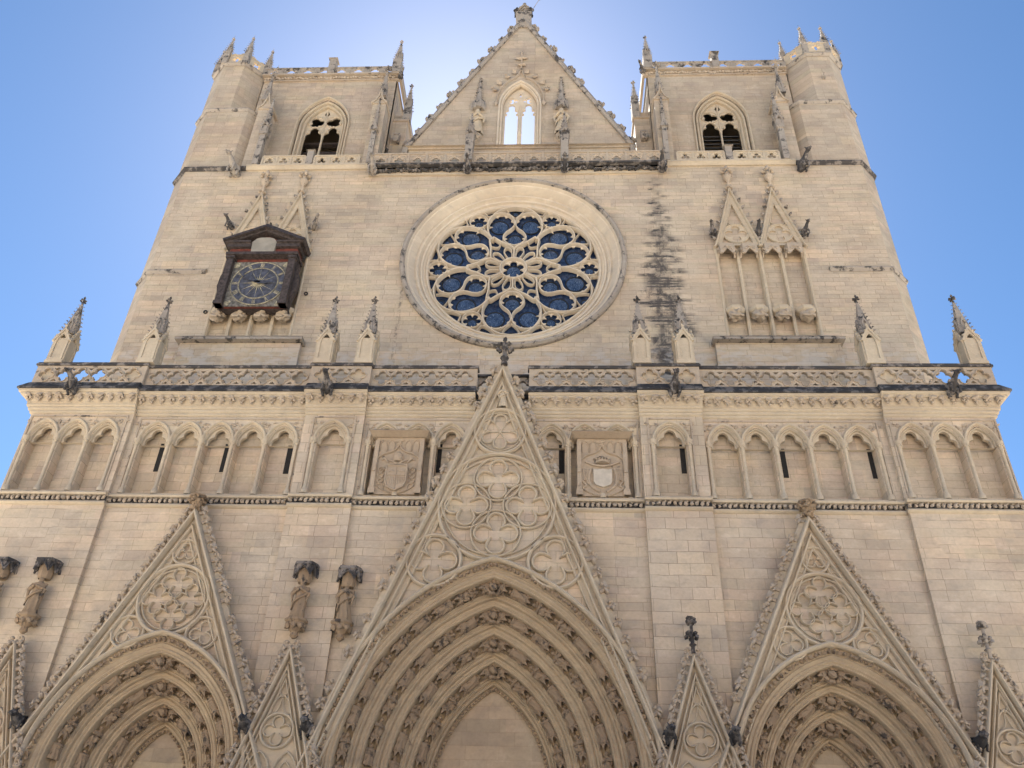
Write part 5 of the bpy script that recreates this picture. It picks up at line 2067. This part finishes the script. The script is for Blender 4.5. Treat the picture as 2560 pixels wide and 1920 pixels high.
m.sweep([(1.95, 3.70), (0, 4.62), (-1.95, 3.70)], [(-.12, -1.12), (.10, -1.20), (.10, .0), (-.12, .0)])
m.sweep([(1.72, 3.66), (0, 4.44), (-1.72, 3.66)], [(-.08, -1.02), (.06, -1.02), (.06, .0), (-.08, .0)])
m.build('pediment', 'timber', CK)
m = MB()
m.plate([(-1.6, 3.72), (1.6, 3.72), (0, 4.45)], [], -.62, -.5)
m.box(-1.62, 1.62, -.80, .0, 3.10, 3.40)
m.build('red_board', 'redp', CK)
m = MB()
m.plate([(-.55, 3.12), (.55, 3.12), (.60, 3.72), (.42, 3.95), (.2, 4.02), (-.2, 4.02), (-.42, 3.95), (-.60, 3.72)], [], -.93, -.7)
m.build('plaster_panel', 'plaster', CK)
m = MB()
m.box(-1.32, 1.32, -.60, -.545, .05, 2.74)
m.build('dial_square', 'ring', CK)
DC = (0.07, 1.39)
m = MB()
m.plate(circ(DC[0], DC[1], 1.30, 56), [], -.64, -.598)
m.build('dial', 'ring', CK)
m = MB()
for k in range(12):
    a0, a1 = rad(k * 30 + 3.5), rad(k * 30 + 26.5)
    pts = [(DC[0] + .97 * cos(a0 + (a1 - a0) * i / 4), DC[1] + .97 * sin(a0 + (a1 - a0) * i / 4)) for i in range(5)] + \
          [(DC[0] + 1.24 * cos(a1 - (a1 - a0) * i / 4), DC[1] + 1.24 * sin(a1 - (a1 - a0) * i / 4)) for i in range(5)]
    m.plate(pts, [], -.648, -.638)
m.plate(circ(DC[0], DC[1], .88, 48), [], -.65, -.638)
m.build('navy_field', 'navy', CK)
m = MB()
m.sweep(circ(DC[0], DC[1], 1.29, 56), roll(.022, .03, -.64), True)
m.sweep(circ(DC[0], DC[1], .91, 48), roll(.018, .03, -.65), True)
for k in range(24):
    a = rad(k * 15)
    L_, wd = ((.88, .035) if k % 2 == 0 else (.42, .05))
    tx, tz = cos(a), sin(a)
    m.add([(DC[0] - tz * wd, -.66, DC[1] + tx * wd), (DC[0] + tz * wd, -.66, DC[1] - tx * wd), (DC[0] + tx * L_, -.655, DC[1] + tz * L_), (DC[0], -.70, DC[1])], [(0, 1, 3), (0, 2, 3), (1, 2, 3)])
NUM = ['XII', 'I', 'II', 'III', 'IIII', 'V', 'VI', 'VII', 'VIII', 'IX', 'X', 'XI']
m.build('sun_rays', 'gold', CK)
m = MB()


def stroke(p, q, wd):
    p, q = Vector(p), Vector(q)
    d = (q - p).normalized()
    n_ = Vector((-d.y, d.x)) * wd
    m.plate([tuple(p + n_), tuple(p - n_), tuple(q - n_), tuple(q + n_)], [], -.658, -.646)


for k, t in enumerate(NUM):
    a = rad(90 - 30 * k)
    rv, tv = Vector((cos(a), sin(a))), Vector((sin(a), -cos(a)))
    wds = {'I': .05, 'V': .11, 'X': .11}
    tot = sum(wds[c] for c in t)
    x = -tot / 2
    for c in t:
        def g_(u, v):
            q = Vector(DC) + tv * u + rv * v
            return (q.x, q.y)
        wdt = wds[c]
        if c == 'I':
            stroke(g_(x + wdt / 2, 1.0), g_(x + wdt / 2, 1.21), .012)
        elif c == 'V':
            stroke(g_(x + .01, 1.21), g_(x + wdt / 2, 1.0), .013)
            stroke(g_(x + wdt - .01, 1.21), g_(x + wdt / 2, 1.0), .009)
        else:
            stroke(g_(x + .01, 1.21), g_(x + wdt - .01, 1.0), .013)
            stroke(g_(x + .01, 1.0), g_(x + wdt - .01, 1.21), .009)
        x += wdt
m.build('numerals', 'gold', CK)
m = MB()
for s in (-1, 1):
    for z in (.22, 2.55):
        m.blob((s * 1.17, -.61, z), (.13, .03, .13), int(z * 3) + s, 2, .6, 3)
m.build('corner_ornament', 'gold', CK)
for ang, L_, wd in ((152, 1.0, .09), (-4, .75, .075)):
    m = MB()
    a = rad(ang)
    d, n_ = Vector((cos(a), sin(a))), Vector((-sin(a), cos(a)))
    c = Vector(DC)
    pts = [c - d * .15 + n_ * wd * .6, c + d * L_ * .25 + n_ * wd, c + d * L_ * .5 + n_ * wd * 1.3, c + d * L_ * .7 + n_ * wd * .6, c + d * L_, c + d * L_ * .7 - n_ * wd * .6, c + d * L_ * .5 - n_ * wd * 1.3, c + d * L_ * .25 - n_ * wd, c - d * .15 - n_ * wd * .6]
    m.plate([tuple(p) for p in pts], [], -.78, -.74, True)
    m.build('clock_hand', 'navy', CK)

# ---- iron hooks on the wall above the terrace
for x in (-10.8, -8.1, -3.0, 2.3, 3.3, 9.5, 13.9):
    m = MB()
    m.tube([(x, .05, 22.6), (x, -.2, 22.6), (x + .03, -.26, 22.5), (x + .02, -.2, 22.42)], .025, 5)
    o = m.build('iron_hook', 'iron', cath)
for x, z in ((-9.65, 27.3), (-14.2, 26.2)):
    m = MB()
    m.sweep(circ(x, z, .08, 12), [(-.02, -.06), (.02, -.06), (.02, .01), (-.02, .01)], True)
    m.build('iron_ring', 'iron', cath)

# ------------------------------------------------------------------ the far side of the square
hx = -66
for i in range(8):
    wd = (17, 15, 18, 16, 15, 17, 18, 16)[i]
    hh = (16.5, 18.0, 15.5, 17.5, 16.0, 18.5, 15.8, 17.0)[i]
    y0 = -74
    h = empty('town_house', (hx + wd / 2, y0, 0))
    tag(h, ('cream' if i % 2 == 0 else 'ochre') + ' rendered town house number %s along the far side of the square' % ('one', 'two', 'three', 'four', 'five', 'six', 'seven', 'eight')[i], 'house', 'houses facing the cathedral across the square')
    m = MB()
    a = wd / 2
    m.box(-a, a, -10, 0, 0, hh)
    m.build('wall', 'house' if i % 2 == 0 else 'houseb', h)
    m = MB()
    m.add([(-a - .05, .5, hh), (a + .05, .5, hh), (a + .05, -10.5, hh), (-a - .05, -10.5, hh), (-a - .05, -5, hh + 2.4), (a + .05, -5, hh + 2.4)], [(0, 1, 5, 4), (2, 3, 4, 5), (0, 4, 3), (1, 2, 5), (0, 1, 2, 3)])
    m.build('roof', 'tile', h)
    n = int(wd / 3)
    for fl in range(4):
        for k in range(n):
            x = -a + wd * (k + .5) / n
            z = 1.2 + fl * 3.7
            m = MB()
            m.box(x - .55, x + .55, .0, .06, z, z + 2.0)
            m.build('window', 'pane', h)
    hx += wd
